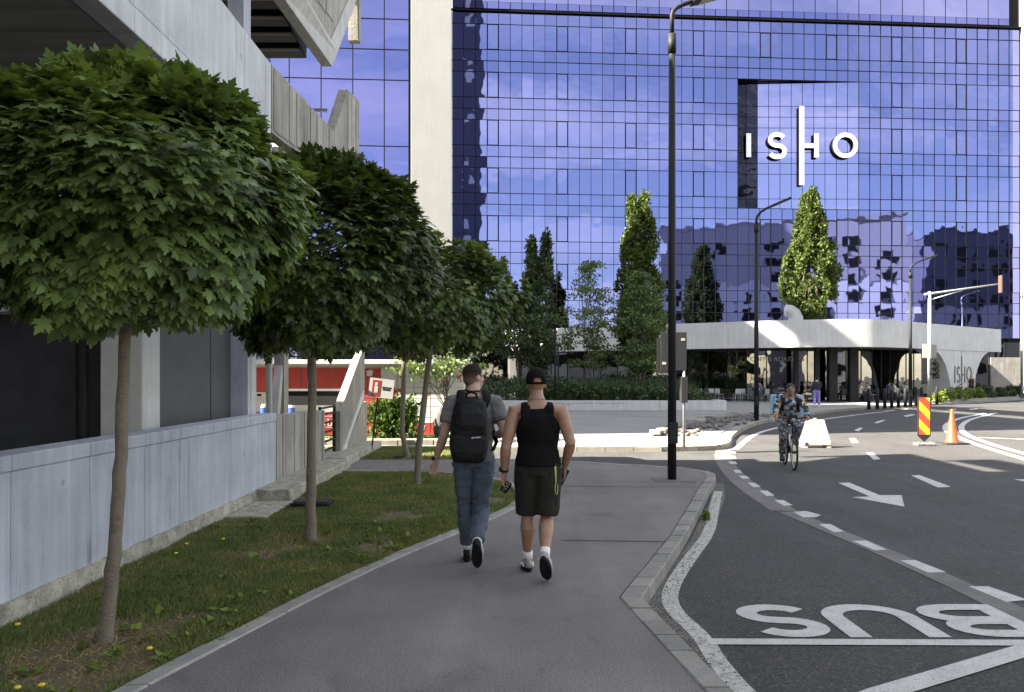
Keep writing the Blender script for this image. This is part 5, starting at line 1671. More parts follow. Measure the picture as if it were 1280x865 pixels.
for z in (0.30, 0.45, 0.60):
    MB().box(-7.4, -4.06, LY - 0.026, LY - 0.02, z, z + 0.012).build("seam", M_lw, lk, world=True)
M_bluep = pbr("blue_plastic", (0.03, 0.08, 0.28), 0.5)
for (xx, lab) in ((-6.32, "blue and white canister left of the boarded post, before the red lockers"), (-5.62, "blue and white canister right of the boarded post, before the red lockers")):
    cnr = thing("canister", lab, "canister", (xx, 20.4, 0.06), group="blue canisters before the red lockers")
    MB().tube([(0, 0, 0), (0, 0, 0.84)], 0.09, 14).build("barrel", M_bluep, cnr)
    MB().tube([(0, 0, 0.84), (0, 0, 0.92)], [0.09, 0.06], 14).build("cap", M_lw, cnr)
tm = text_mesh("easybox", 0.30)
o = link_mesh("lettering", tm, M_lw, lk)
o.location = (-5.05 + 4, -0.028, 0.34); o.rotation_euler = (R(90), 0, 0)
bd = thing("post_sign", "white and red notice board tilted on a thin dark leaning post", "sign", gp(464, 566, 0))
MB().tube([(0, 0, 0), (0.17, 0, 1.42)], 0.018, 8).build("post", M_black, bd)
m = MB().box(-0.27, 0.27, -0.03, -0.005, 0, 0.42); br_ = m.build("board", M_lw, bd)
br_.location = (0.20, 0, 1.22); br_.rotation_euler = (0, R(7), R(4))
MB().box(-0.20, -0.02, -0.034, -0.03, 0.03, 0.38).build("red_field", M_red, br_)
MB().box(-0.15, -0.07, -0.037, -0.034, 0.10, 0.25).ell((-0.11, -0.0355, 0.29), (0.035, 0.002, 0.04), nu=10, nv=6).build("white_figure", M_lw, br_)
for i, (a, b, z) in enumerate(((0.02, 0.09, 0.22), (0.10, 0.17, 0.22), (0.175, 0.22, 0.22), (0.03, 0.10, 0.175), (0.11, 0.2, 0.175))):
    MB().box(a, b, -0.033, -0.03, z, z + 0.03).build("print_line", M_black, br_)
st = thing("standing_stone", "rounded grey standing stone beside the white locker wall", "stone", Vector((-1.9, 21.2, 0.06)))
m = MB(); m.ell((0, 0, 0.35), (0.2, 0.14, 0.48), nu=16, nv=10)
m.v = [tuple(Vector(q) * (1 + 0.08 * mnoise.noise(Vector(q) * 5))) for q in m.v]
m.build("stone", M_rock, st, smooth=True)
# ------------------------------------------------------------------ people
from mathutils.bvhtree import BVHTree


def V(*a):
    return Vector(a)


def hand(mb, W, d, n, curl=0.5, side=1, s=1.0):
    d = Vector(d).normalized(); n = Vector(n); n = (n - d * n.dot(d)).normalized(); l = d.cross(n)
    mb.tube([W - d * 0.015, W + d * 0.02 * s, W + d * 0.055 * s, W + d * 0.092 * s], [(0.024, 0.019), (0.033, 0.018), (0.041, 0.016), (0.040, 0.013)], 12, hint=l)
    for i in range(4):
        off = (i - 1.5) * 0.0205
        ln = [0.066, 0.079, 0.073, 0.056][i] * s
        c = curl * (0.85 + 0.15 * i)
        b = W + d * 0.082 * s + l * off
        p1 = b + (d * math.cos(c * 0.5) + n * math.sin(c * 0.5)) * ln * 0.45 + l * off * 0.2
        p2 = p1 + (d * math.cos(c * 1.3) + n * math.sin(c * 1.3)) * ln * 0.33
        p3 = p2 + (d * math.cos(c * 2.0) + n * math.sin(c * 2.0)) * ln * 0.27
        mb.tube([b, p1, p2, p3], [0.0098, 0.0092, 0.0082, 0.0062], 8, hint=l)
    b = W + d * 0.028 * s + l * side * 0.026
    p1 = b + (d * 0.6 + l * side * 0.65 + n * 0.35).normalized() * 0.038
    p2 = p1 + (d * 0.85 + l * side * 0.2 + n * 0.45).normalized() * 0.034
    mb.tube([b, p1, p2], [0.013, 0.0105, 0.008], 8, hint=n)


def head(mb, C, M):
    def q(x, y, z): return C + M @ Vector((x, y, z))
    mb.ell(q(0, -0.010, 0.028), (0.075, 0.096, 0.092), M)
    mb.tube([q(0, 0.030, 0.03), q(0, 0.034, -0.02), q(0, 0.038, -0.065), q(0, 0.046, -0.102), q(0, 0.046, -0.112)], [(0.066, 0.056), (0.066, 0.056), (0.055, 0.048), (0.036, 0.033), (0.02, 0.02)], 16, hint=M @ Vector((1, 0, 0)))
    mb.tube([q(0, 0.088, 0.022), q(0, 0.101, -0.008), q(0, 0.108, -0.022), q(0, 0.09, -0.034)], [(0.009, 0.01), (0.012, 0.012), (0.016, 0.012), (0.014, 0.008)], 8, hint=M @ Vector((1, 0, 0)))
    mb.ell(q(0, 0.088, -0.060), (0.024, 0.011, 0.010), M, 10, 6)
    for sx in (-1, 1):
        mb.ell(q(sx * 0.077, -0.006, -0.004), (0.010, 0.021, 0.032), M, 10, 6)
        mb.ell(q(sx * 0.03, 0.079, 0.034), (0.024, 0.012, 0.008), M, 10, 6)


def shoe(A, toe, up, parent, m_up, m_sole, m_trim=None, s=1.0):
    y = Vector(toe).normalized(); z = Vector(up); z = (z - y * z.dot(y)).normalized(); x = y.cross(z)
    def q(a, b, c): return A + (x * a + y * b + z * c) * s
    u = MB()
    prof = [(-0.082, 0.020, 0.024, -0.040), (-0.066, 0.034, 0.044, -0.033), (-0.02, 0.039, 0.050, -0.028), (0.04, 0.042, 0.044, -0.034), (0.095, 0.046, 0.033, -0.046), (0.15, 0.044, 0.024, -0.054), (0.182, 0.028, 0.016, -0.060)]
    u.tube([q(0, p[0], p[3]) for p in prof], [(p[1] * s, p[2] * s) for p in prof], 14, hint=x)
    u.tube([q(0, -0.012, -0.02), q(0, -0.014, 0.02)], [(0.04 * s, 0.052 * s), (0.037 * s, 0.047 * s)], 14, hint=x)
    r = link_mesh("shoe", voxel(u, "shoe", 0.006, 3), m_up, parent)
    out = []
    for k in range(20):
        a = 2 * math.pi * k / 20
        yy = 0.05 + 0.148 * math.cos(a)
        w = (0.047 if yy > 0.05 else 0.038 + 0.009 * (yy + 0.1) / 0.15)
        out.append((w * math.sin(a), yy))
    so = MB()
    n = len(out)
    so.add([q(a, b, -0.088 + (0.012 if b > 0.15 else 0)) for a, b in out] + [q(a * 1.03, b, -0.056) for a, b in out],
           [tuple(range(n)), tuple(range(2 * n - 1, n - 1, -1))] + [(i, n + i, n + (i + 1) % n, (i + 1) % n) for i in range(n)])
    so.build("sole", m_sole, r)
    if m_trim:
        for sx in (-1, 1):
            MB().tube([q(sx * 0.043, -0.05, -0.045), q(sx * 0.047, 0.03, -0.035), q(sx * 0.048, 0.10, -0.050)], [0.007, 0.010, 0.006], 8, hint=z).build("stripe", m_trim, r, smooth=True)
        for k in range(4):
            MB().tube([q(-0.024, 0.035 + k * 0.022, 0.006 - k * 0.009), q(0, 0.037 + k * 0.022, 0.012 - k * 0.009), q(0.024, 0.035 + k * 0.022, 0.006 - k * 0.009)], 0.004, 6, hint=z).build("lace", m_trim, r)
    return r


def build_person(label, loc, rz, J, o, vox=0.007, group=None, detail=True):
    """J: joints; o: outfit dictionary"""
    t = thing("person", label, "person", loc, rz, group)
    J = {k: Vector(v) for k, v in J.items()}
    X = J.get("hint", V(1, 0, 0)); b = o.get("build", 1.0)
    Mh = Matrix.Rotation(o.get("yaw", 0), 3, 'Z') @ Matrix.Rotation(o.get("pitch", 0), 3, 'X')
    P, C, N, H = J["pelvis"], J["chest"], J["neck"], J["head"]
    w = P.lerp(C, 0.48); uc = C.lerp(N, 0.45); sh = C.lerp(N, 0.78); nd = (H - N)
    tpts = [P + (P - w).normalized() * 0.10, P, w, C, uc, sh, N, N + nd * 0.45, N + nd * 0.8]
    trad = [(0.12 * b, 0.10 * b), (0.165 * b, 0.118 * b), (0.142 * b, 0.10 * b), (0.172 * b, 0.118 * b), (0.168 * b, 0.106 * b), (0.140 * b, 0.092 * b), (0.082, 0.078), (0.059, 0.063), (0.056, 0.060)]
    bm = MB()
    bm.tube(tpts, trad, 20, hint=X)
    head(bm, H, Mh)
    for s in "LR":
        S, E, W = J["sh" + s], J["el" + s], J["wr" + s]
        inn = S.lerp(sh, 0.45)
        k = o.get("arm", 1.0)
        bm.tube([inn, S, S.lerp(E, 0.3), S.lerp(E, 0.65), E, E.lerp(W, 0.25), E.lerp(W, 0.6), W], [0.055 * k, 0.057 * k, 0.052 * k, 0.047 * k, 0.040 * k, 0.043 * k, 0.035 * k, 0.027 * k], 14, hint=V(0, 1, 0))
        hd = J.get("hd" + s, (W - E)); pn = J.get("pn" + s, V(1 if s == "L" else -1, 0, 0))
        hand(bm, W, hd, pn, o.get("curl" + s, 0.45), o.get("thumb" + s, 1))
        Hp, K, A = J["hip" + s], J["kn" + s], J["an" + s]
        sg = 1 if s == "R" else -1
        back = o.get("calf", V(0, -0.018, 0))
        lk_ = 1.0 if o["bottom"] == "shorts" else 0.88
        bm.tube([Hp + V(-0.01 * sg, 0, 0.06), Hp, Hp.lerp(K, 0.35), Hp.lerp(K, 0.75), K, K.lerp(A, 0.28) + back, K.lerp(A, 0.62) + back * 0.5, A.lerp(K, 0.1), A], [0.08 * b, 0.092 * b, 0.083 * b * lk_, 0.062 * b * lk_, 0.052 * b * lk_, 0.064 * b * lk_, 0.047 * b * lk_, 0.035 * b, 0.036 * b], 16, hint=X)
        tv = J["toe" + s]
        bm.tube([A, A + tv.normalized() * 0.05 + V(0, 0, -0.03)], [0.034, 0.028], 8)
    body = link_mesh("body", voxel(bm, "body", vox, 4), o["skin"], t)
    # upper garment
    top = o["top"]
    wr = o.get("wrinkle", 0.008)
    g = MB()
    if top == "tank":
        ofs = 0.014
        lo = P + (w - P) * -0.12
        g.tube([lo, P.lerp(w, 0.3), w, w.lerp(C, 0.5), C, C.lerp(uc, 0.6), uc, uc.lerp(sh, 0.85)], [(0.192 * b, 0.148 * b), (0.180 * b, 0.140 * b), (0.160 * b, 0.116 * b), (0.175 * b, 0.13 * b), (0.184 * b, 0.136 * b), (0.166 * b, 0.130 * b), (0.150 * b, 0.122 * b), (0.130 * b, 0.098 * b)], 24, hint=X)
        for sx in (-1, 1):
            g.tube([C + V(sx * 0.105, -0.105, 0.02), uc + V(sx * 0.102, -0.104, 0.0), sh + V(sx * 0.098, -0.075, 0.006), sh + V(sx * 0.094, -0.02, 0.034), sh + V(sx * 0.094, 0.05, 0.018), uc + V(sx * 0.095, 0.10, 0.0), C + V(sx * 0.09, 0.115, 0.0)], [(0.042, 0.013)] * 7, 12, hint=X)
    else:
        hem = P + (P - w) * o.get("hem", 0.15)
        g.tube([hem, P, w, w.lerp(C, 0.5), C, uc, sh, sh.lerp(N, 0.6)], [(0.186 * b, 0.142 * b), (0.184 * b, 0.140 * b), (0.168 * b, 0.125 * b), (0.180 * b, 0.132 * b), (0.192 * b, 0.140 * b), (0.186 * b, 0.126 * b), (0.150 * b, 0.106 * b), (0.092, 0.090)], 24, hint=X)
        cut = o.get("sleeve", 0.55)
        for s in "LR":
            S, E, W = J["sh" + s], J["el" + s], J["wr" + s]
            inn = S.lerp(sh, 0.5); k = o.get("arm", 1.0)
            if cut <= 1:
                g.tube([inn, S + V(0, 0, 0.004), S.lerp(E, cut * 0.5), S.lerp(E, cut)], [0.074 * k, 0.074 * k, 0.071 * k, 0.068 * k], 16, hint=V(0, 1, 0))
            else:
                g.tube([inn, S, S.lerp(E, 0.5), E, E.lerp(W, 0.5), E.lerp(W, 0.9)], [0.072 * k, 0.074 * k, 0.066 * k, 0.057 * k, 0.052 * k, 0.043 * k], 16, hint=V(0, 1, 0))
    link_mesh(o.get("top_name", "shirt"), voxel(g, "shirt", vox, 5, wr * 1.3, o.get("folds", (6, 6, 9)), 1.7), o["top_mat"], t)
    # lower garment
    g = MB()
    g.tube([P + (w - P) * 0.42, P + (w - P) * 0.2, P, P + (P - w).normalized() * 0.10], [(0.158 * b, 0.120 * b), (0.168 * b, 0.126 * b), (0.178 * b, 0.134 * b), (0.135 * b, 0.115 * b)], 22, hint=X)
    for s in "LR":
        Hp, K, A = J["hip" + s], J["kn" + s], J["an" + s]
        sg = 1 if s == "R" else -1
        top_ = Hp + V(-0.01 * sg, 0, 0.06)
        if o["bottom"] == "shorts":
            g.tube([top_, Hp, Hp.lerp(K, 0.4), Hp.lerp(K, o.get("shorts", 0.88))], [0.098 * b, 0.106 * b, 0.106 * b, 0.098 * b], 18, hint=X)
        else:
            f = o.get("flare", 1.0); back = V(0, -0.014, 0)
            g.tube([top_, Hp, Hp.lerp(K, 0.4), K, K.lerp(A, 0.35) + back, K.lerp(A, 0.7), K.lerp(A, o.get("leg", 0.93))], [0.094 * b, 0.104 * b, 0.093 * b, 0.073 * b * f, 0.073 * b * f, 0.064 * b * f, 0.060 * b * f], 18, hint=X)
    lw = link_mesh(o.get("bottom_name", "trousers"), voxel(g, "trousers", vox, 10, wr * 1.8, o.get("folds2", (7, 7, 11)), 5.1), o["bottom_mat"], t)
    for s in "LR":
        A = J["an" + s]; K = J["kn" + s]
        if o.get("sock"):
            MB().tube([A.lerp(K, 0.02), A.lerp(K, 0.22)], [0.043, 0.044], 14).build("sock", o["sock"], t, smooth=True)
        shoe(A, J["toe" + s], J.get("up" + s, V(0, 0, 1)), t, o["shoe"], o["sole"], o.get("trim"))
    # hair
    def q(x, y, z): return H + Mh @ Vector((x, y, z))
    if o.get("hair"):
        hm = MB(); hs = o.get("hairscale", 1.0)
        hm.ell(q(0, -0.020, 0.040), (0.080 * hs, 0.094 * hs, 0.088 * hs), Mh, 20, 14)
        hm.ell(q(0, -0.040, 0.0), (0.068 * hs, 0.066 * hs, 0.082 * hs), Mh, 20, 14)
        if o.get("long"):
            hm.tube([q(0, -0.05, 0.06), q(0, -0.075, -0.03), q(0, -0.08, -0.14), q(0, -0.075, -0.24)], [(0.07, 0.04), (0.085, 0.05), (0.085, 0.045), (0.05, 0.025)], 14, hint=Mh @ V(1, 0, 0))
        if o.get("bun"):
            hm.ell(q(0, -0.11, 0.07), (0.04, 0.04, 0.04), Mh, 10, 8)
        link_mesh("hair", voxel(hm, "hair", max(vox, 0.006), 2, 0.003, (60, 60, 40)), o["hair"], t)
    if detail:
        for sx in (-1, 1):
            e = MB().ell(q(sx * 0.031, 0.079, 0.014), (0.014, 0.010, 0.008), Mh, 10, 6).build("eye", M_wht, t, smooth=True)
            MB().ell(q(sx * 0.031, 0.086, 0.014), (0.006, 0.005, 0.006), Mh, 8, 6).build("iris", M_black, e)
            MB().bar(q(sx * 0.014, 0.092, 0.034), q(sx * 0.050, 0.082, 0.034), 0.008, 0.007).build("eyebrow", o.get("hair") or M_black, t)
        MB().bar(q(-0.022, 0.098, -0.060), q(0.022, 0.098, -0.060), 0.006, 0.006).build("mouth", M_lip, t)
    return t, body, lw, q


M_lip = pbr("lip_tone", (0.26, 0.10, 0.08), 0.6)
M_skin1 = pbr("fair_skin", (0.42, 0.27, 0.205), 0.55, var=0.13, scale=14, spec=0.35)
M_skin2 = pbr("tanned_skin", (0.315, 0.175, 0.115), 0.48, var=0.16, scale=13, spec=0.42, speck=0.08, speck_scale=120, speck_col=(0.14, 0.07, 0.045))
M_skin3 = pbr("brown_skin", (0.26, 0.14, 0.085), 0.55, var=0.05, scale=9)
M_hair1 = pbr("short_brown_hair", (0.020, 0.013, 0.009), 0.85, spec=0.2, var=0.4, scale=60, bump=0.6, bscale=160)
M_hair2 = pbr("black_hair", (0.012, 0.011, 0.011), 0.65)
M_hairf = pbr("faded_brown_hair", (0.020, 0.013, 0.009), 0.85, var=0.4, scale=60, bump=0.6, bscale=160, spec=0.2)
_n = M_hairf.node_tree; _t = nd(_n, "ShaderNodeTexCoord"); _s = nd(_n, "ShaderNodeSeparateXYZ"); _m = nd(_n, "ShaderNodeMapRange"); _x = nd(_n, "ShaderNodeMix", data_type='RGBA')
_m.inputs["From Min"].default_value = 1.655; _m.inputs["From Max"].default_value = 1.735
_n.links.new(_t.outputs["Object"], _s.inputs[0]); _n.links.new(_s.outputs["Z"], _m.inputs["Value"]); _n.links.new(_m.outputs[0], _x.inputs["Factor"])
_b = _n.nodes["Principled BSDF"]; _x.inputs["A"].default_value = (0.17, 0.11, 0.085, 1)          # clipped sides let the scalp show
_n.links.new(_b.inputs["Base Color"].links[0].from_socket, _x.inputs["B"]); _n.links.new(_x.outputs["Result"], _b.inputs["Base Color"])
M_tee = pbr("grey_melange_tee", (0.135, 0.135, 0.138), 0.95, var=0.12, scale=60, speck=0.15, speck_scale=500, bump=0.1, bscale=300)
M_jean = pbr("blue_jeans", (0.075, 0.088, 0.125), 0.9, var=0.30, scale=5, bump=0.2, bscale=200, stretch=(1, 1, 0.5))
M_blk = pbr("black_cloth", (0.005, 0.005, 0.0055), 0.9, spec=0.15, bump=0.15, bscale=90)
M_shorts = pbr("charcoal_shorts", (0.022, 0.020, 0.017), 0.9, spec=0.2, var=0.15, scale=6)
M_pack = pbr("black_nylon", (0.006, 0.006, 0.007), 0.7, spec=0.3, var=0.2, scale=8, bump=0.35, bscale=25)
M_webb = pbr("black_webbing", (0.008, 0.008, 0.009), 0.85, spec=0.2)
M_shoeb = pbr("black_trainer", (0.012, 0.012, 0.013), 0.75, spec=0.3)
M_shoeg = pbr("grey_trainer", (0.30, 0.29, 0.27), 0.75, var=0.35, scale=18)
M_soleb = pbr("black_sole", (0.009, 0.009, 0.010), 0.85, spec=0.2)
M_solew = pbr("pale_sole", (0.55, 0.54, 0.50), 0.7)
M_sock = pbr("white_sock", (0.70, 0.69, 0.68), 0.9)
M_neon = pbr("neon_piping", (0.40, 0.46, 0.14), 0.6)

# the man with the backpack, head turned to the right
JA = dict(pelvis=(0.0, 0.0, 0.98), chest=(0.0, 0.02, 1.31), neck=(-0.005, 0.02, 1.53), head=(0.0, 0.05, 1.685),
          shL=(-0.195, 0.0, 1.455), shR=(0.195, 0.02, 1.455), elL=(-0.265, -0.07, 1.17), wrL=(-0.345, 0.02, 0.945), elR=(0.275, -0.06, 1.20), wrR=(0.17, 0.20, 1.13),
          hipL=(-0.09, 0, 0.94), hipR=(0.09, 0, 0.94), knL=(-0.075, 0.12, 0.52), anL=(-0.06, 0.17, 0.09), knR=(0.065, 0.02, 0.50), anR=(0.03, -0.30, 0.235),
          toeL=(0, 1, 0.05), toeR=(0.02, 0.52, -0.85), upR=(0, 0.85, 0.52), hdL=(-0.25, 0.15, -1), pnL=(0.5, -0.9, 0), hdR=(-0.8, 0.4, -0.1))
mA, bodyA, _, qA = build_person("man in a grey tee and blue jeans wearing a black backpack, walking away", V(-0.345, 7.22, 0), R(2), JA,
                            dict(skin=M_skin1, top="tee", top_mat=M_tee, bottom="jeans", bottom_mat=M_jean, hair=M_hairf, yaw=R(-52), sleeve=0.62, shoe=M_shoeb, sole=M_soleb, trim=M_sock, sock=M_sock, leg=0.86, build=0.98, curlL=0.35, thumbL=1, hem=0.30), vox=0.0062)
MB().tube([qA(-0.078, 0.02, 0.016), qA(-0.07, 0.08, 0.018), qA(0, 0.105, 0.018), qA(0.07, 0.08, 0.018), qA(0.080, 0.0, 0.016)], 0.0035, 6).build("glasses", M_black, mA)
for sx in (-1, 1):
    MB().ell(qA(sx * 0.034, 0.099, 0.012), (0.022, 0.003, 0.016), Matrix.Rotation(R(-52), 3, 'Z'), 12, 8).build("lens", M_darkglass, mA)
MB().tube([V(-0.352, 0.022, 0.975), V(-0.344, 0.018, 0.945)], 0.034, 14).build("wrist_band", M_black, mA, smooth=True)
MB().tube([V(0.0 + 0.079 * math.cos(a * 6.2832 / 20), 0.025 + 0.075 * math.sin(a * 6.2832 / 20), 1.575 + 0.012 * math.sin(a * 6.2832 / 20)) for a in range(21)], 0.008, 8).build("neck_cord", M_black, mA)

bpk = thing("backpack", "large black backpack with a small white mark on the back of the man in jeans", "backpack", V(-0.345, 7.22, 0), R(2))
g = MB()
rows_ = [(0.945, 0.115, 0.05), (0.985, 0.150, 0.085), (1.10, 0.168, 0.102), (1.25, 0.168, 0.102), (1.38, 0.152, 0.088), (1.47, 0.13, 0.07), (1.515, 0.075, 0.045)]
for kk in range(len(rows_) - 1):
    pass
tl = math.tan(R(3.5))
g.tube([V(-0.035 + (z - 1.2) * tl * 0.6, -0.235 + 0.03 * (z - 1.2), z) for z, a, c in rows_], [(a, c) for z, a, c in rows_], 28)
g.v = [((x + 0.035) * (1 + 0.12 * (abs((y + 0.235)) > 0.05)) - 0.035, y, z) for x, y, z in g.v]
pk_ = link_mesh("pack_body", voxel(g, "pack", 0.007, 4, 0.006, (6, 6, 9), 2.2), M_pack, bpk)
g = MB()
g.tube([V(-0.04, -0.335, 0.985), V(-0.04, -0.345, 1.05), V(-0.036, -0.345, 1.16), V(-0.035, -0.33, 1.19)], [(0.12, 0.03), (0.145, 0.035), (0.145, 0.03), (0.135, 0.012)], 24)
link_mesh("pocket", voxel(g, "pocket", 0.007, 3, 0.003), M_pack, bpk)
g = MB()
g.tube([V(-0.035, -0.315, 1.20), V(-0.03, -0.33, 1.28), V(-0.022, -0.32, 1.38), V(-0.018, -0.295, 1.45)], [(0.13, 0.012), (0.13, 0.022), (0.11, 0.02), (0.06, 0.012)], 24)
link_mesh("panel", voxel(g, "pack_panel", 0.007, 3, 0.003), M_pack, bpk)
bvp = BVHTree.FromPolygons([v.co.copy() for v in bpk.children[1].data.vertices], [tuple(p.vertices) for p in bpk.children[1].data.polygons])
for (x0, x1, z, dz) in ((-0.015, 0.018, 1.170, 0.004), (0.024, 0.062, 1.173, 0.004)):
    MB().bar(V(x0, -0.383, z), V(x1, -0.380, z + dz), 0.006, 0.010).build("white_mark", M_lw, bpk)
MB().tube([V(-0.15, -0.33, 1.17), V(-0.04, -0.372, 1.205), V(0.09, -0.34, 1.21)], 0.004, 6).build("zip", M_webb, bpk)
MB().tube([V(-0.11, -0.345, 1.42), V(-0.115, -0.355, 1.30), V(-0.12, -0.345, 1.24)], 0.005, 6).build("zip", M_webb, bpk)
MB().tube([V(-0.065, -0.26, 1.50), V(-0.06, -0.265, 1.545), V(-0.02, -0.27, 1.562), V(0.025, -0.265, 1.545), V(0.03, -0.26, 1.50)], 0.011, 8).build("top_handle", M_webb, bpk, smooth=True)
for sx in (-1, 1):
    MB().tube([V(sx * 0.085 - 0.01, -0.16, 1.40), V(sx * 0.115, -0.135, 1.49), V(sx * 0.118, -0.085, 1.548), V(sx * 0.115, -0.02, 1.568), V(sx * 0.115, 0.07, 1.53), V(sx * 0.125, 0.14, 1.40), V(sx * 0.17, 0.13, 1.22), V(sx * 0.205, 0.02, 1.10), V(sx * 0.17, -0.14, 1.04)],
              [(0.036, 0.010)] * 6 + [(0.02, 0.006)] * 3, 10, hint=(1, 0, 0)).build("shoulder_strap", M_webb, bpk, smooth=True)

# the man in the black tank top and cap
JB = dict(pelvis=(0.0, 0.0, 0.955), chest=(0.0, 0.01, 1.26), neck=(-0.01, 0.02, 1.475), head=(-0.012, 0.055, 1.622),
          shL=(-0.205, 0.0, 1.395), shR=(0.205, 0.0, 1.395), elL=(-0.275, -0.06, 1.09), wrL=(-0.288, 0.03, 0.870), elR=(0.275, -0.08, 1.13), wrR=(0.235, 0.10, 0.915),
          hipL=(-0.09, 0, 0.90), hipR=(0.09, 0, 0.90), knL=(-0.085, 0.10, 0.49), anL=(-0.085, 0.15, 0.092), knR=(0.075, 0.01, 0.485), anR=(0.045, -0.28, 0.205),
          toeL=(-0.12, 1, 0.0), toeR=(0.16, 0.62, -0.78), upR=(0.0, 0.78, 0.62), hdL=(0.0, 0.1, -1), pnL=(0.8, -0.6, 0), hdR=(-0.05, 0.3, -1), pnR=(-0.9, -0.2, 0.1))
mB, bodyB, lwB, qB = build_person("man in a black tank top, charcoal shorts and black cap, walking away", V(0.222, 6.86, 0), R(0), JB,
                             dict(skin=M_skin2, top="tank", top_name="tank_top", top_mat=M_blk, bottom="shorts", bottom_name="shorts", bottom_mat=M_shorts, yaw=R(6), shoe=M_shoeg, sole=M_soleb, trim=M_sock, sock=M_sock, shorts=0.93, build=1.04, arm=1.12, curlL=0.75, curlR=0.9, wrinkle=0.0045, folds=(3, 3, 13), folds2=(9, 9, 5)), vox=0.0062)
cap = MB(); Mc = Matrix.Rotation(R(6), 3, 'Z')
cap.ell((0, 0, 0), (0.087, 0.108, 0.105), None, 28, 18)
fl = []
for f in cap.f:
    c = sum((Vector(cap.v[i]) for i in f), Vector()) / len(f)
    if c.z < -0.028: continue
    if c.y < 0 and (c.x / 0.040) ** 2 + ((c.z + 0.008) / 0.036) ** 2 < 1 and c.z > -0.012: continue
    fl.append(f)
cap.f = fl
cap.v = [tuple(qB(x, y - 0.012, z + 0.045)) for x, y, z in cap.v]
c_ = cap.build("cap", M_blk, mB, smooth=True)
so_ = c_.modifiers.new("thick", 'SOLIDIFY'); so_.thickness = 0.006; so_.offset = 1
MB().add([qB(-0.075, 0.07, 0.03), qB(0.075, 0.07, 0.03), qB(0.05, 0.165, 0.012), qB(-0.05, 0.165, 0.012), qB(-0.075, 0.07, 0.036), qB(0.075, 0.07, 0.036), qB(0.05, 0.165, 0.018), qB(-0.05, 0.165, 0.018)],
         [(0, 3, 2, 1), (4, 5, 6, 7), (0, 1, 5, 4), (1, 2, 6, 5), (2, 3, 7, 6), (3, 0, 4, 7)]).build("cap_peak", M_blk, mB)
MB().tube([V(-0.01 + 0.078 * math.cos(a * 6.2832 / 24), 0.02 + 0.078 * math.sin(a * 6.2832 / 24), 1.492 + 0.018 * math.cos(a * 6.2832 / 24 + 1.57)) for a in range(25)], 0.0028, 6).build("necklace", M_steel, mB)
MB().tube([V(-0.287, 0.018, 0.915), V(-0.288, 0.026, 0.880)], 0.036, 16).build("watch_strap", M_black, mB, smooth=True)
MB().box(-0.335, -0.318, -0.005, 0.04, 0.88, 0.918).build("watch_case", M_black, mB, bevel=0.004)
bv = BVHTree.FromPolygons([v.co.copy() for v in lwB.data.vertices], [tuple(p.vertices) for p in lwB.data.polygons])
pip = []
for p in [(0.155, -0.30, 0.955), (0.160, -0.30, 0.87), (0.165, -0.30, 0.80), (0.158, -0.3, 0.76), (0.165, -0.3, 0.71), (0.185, -0.3, 0.685), (0.205, -0.3, 0.73), (0.2, -0.3, 0.78)]:
    h_, nrm_, i_, d_ = bv.find_nearest(Vector((p[0], -0.12, p[2])))
    pip.append(h_ + nrm_ * 0.004)
MB().tube(pip, [(0.008, 0.003)] * 2 + [(0.004, 0.003)] * 6, 8).build("neon_piping", M_neon, mB, smooth=True)
ph = thing("phone", "slim dark phone in the right hand of the man in the tank top", "phone", V(0.222 + 0.225, 6.86 + 0.145, 0.815))
pb = MB().box(-0.008, 0.008, -0.036, 0.036, -0.075, 0.075).build("case", M_black, ph, bevel=0.004)
pb.rotation_euler = (R(-20), R(18), R(-50))
ps_ = MB().box(-0.0105, -0.0085, -0.032, 0.032, -0.07, 0.07).build("screen", pbr("phone_screen", (0.10, 0.07, 0.16), 0.15), ph)
ps_.rotation_euler = pb.rotation_euler
gd = thing("gadget", "shiny black gadget with painted white glints held by the man in the tank top", "gadget", V(0.222 - 0.272, 6.86 + 0.03, 0.745))
m = MB(); m.tube([V(-0.03, 0, -0.045), V(-0.015, 0, -0.02), V(0.015, 0, 0.02), V(0.028, 0, 0.042)], [(0.03, 0.022), (0.036, 0.026), (0.034, 0.026), (0.026, 0.02)], 14)
g_ = m.build("case", pbr("gloss_black", (0.012, 0.012, 0.014), 0.18), gd, smooth=True)
for (x, z) in ((-0.03, -0.03), (-0.005, -0.015), (0.012, 0.01), (-0.012, 0.012), (0.028, 0.03), (0.006, 0.036)):
    MB().ell((x, -0.026, z), (0.005, 0.003, 0.005), nu=8, nv=6).build("dot", M_wht, g_)  # white dots painted on as glints of the gloss

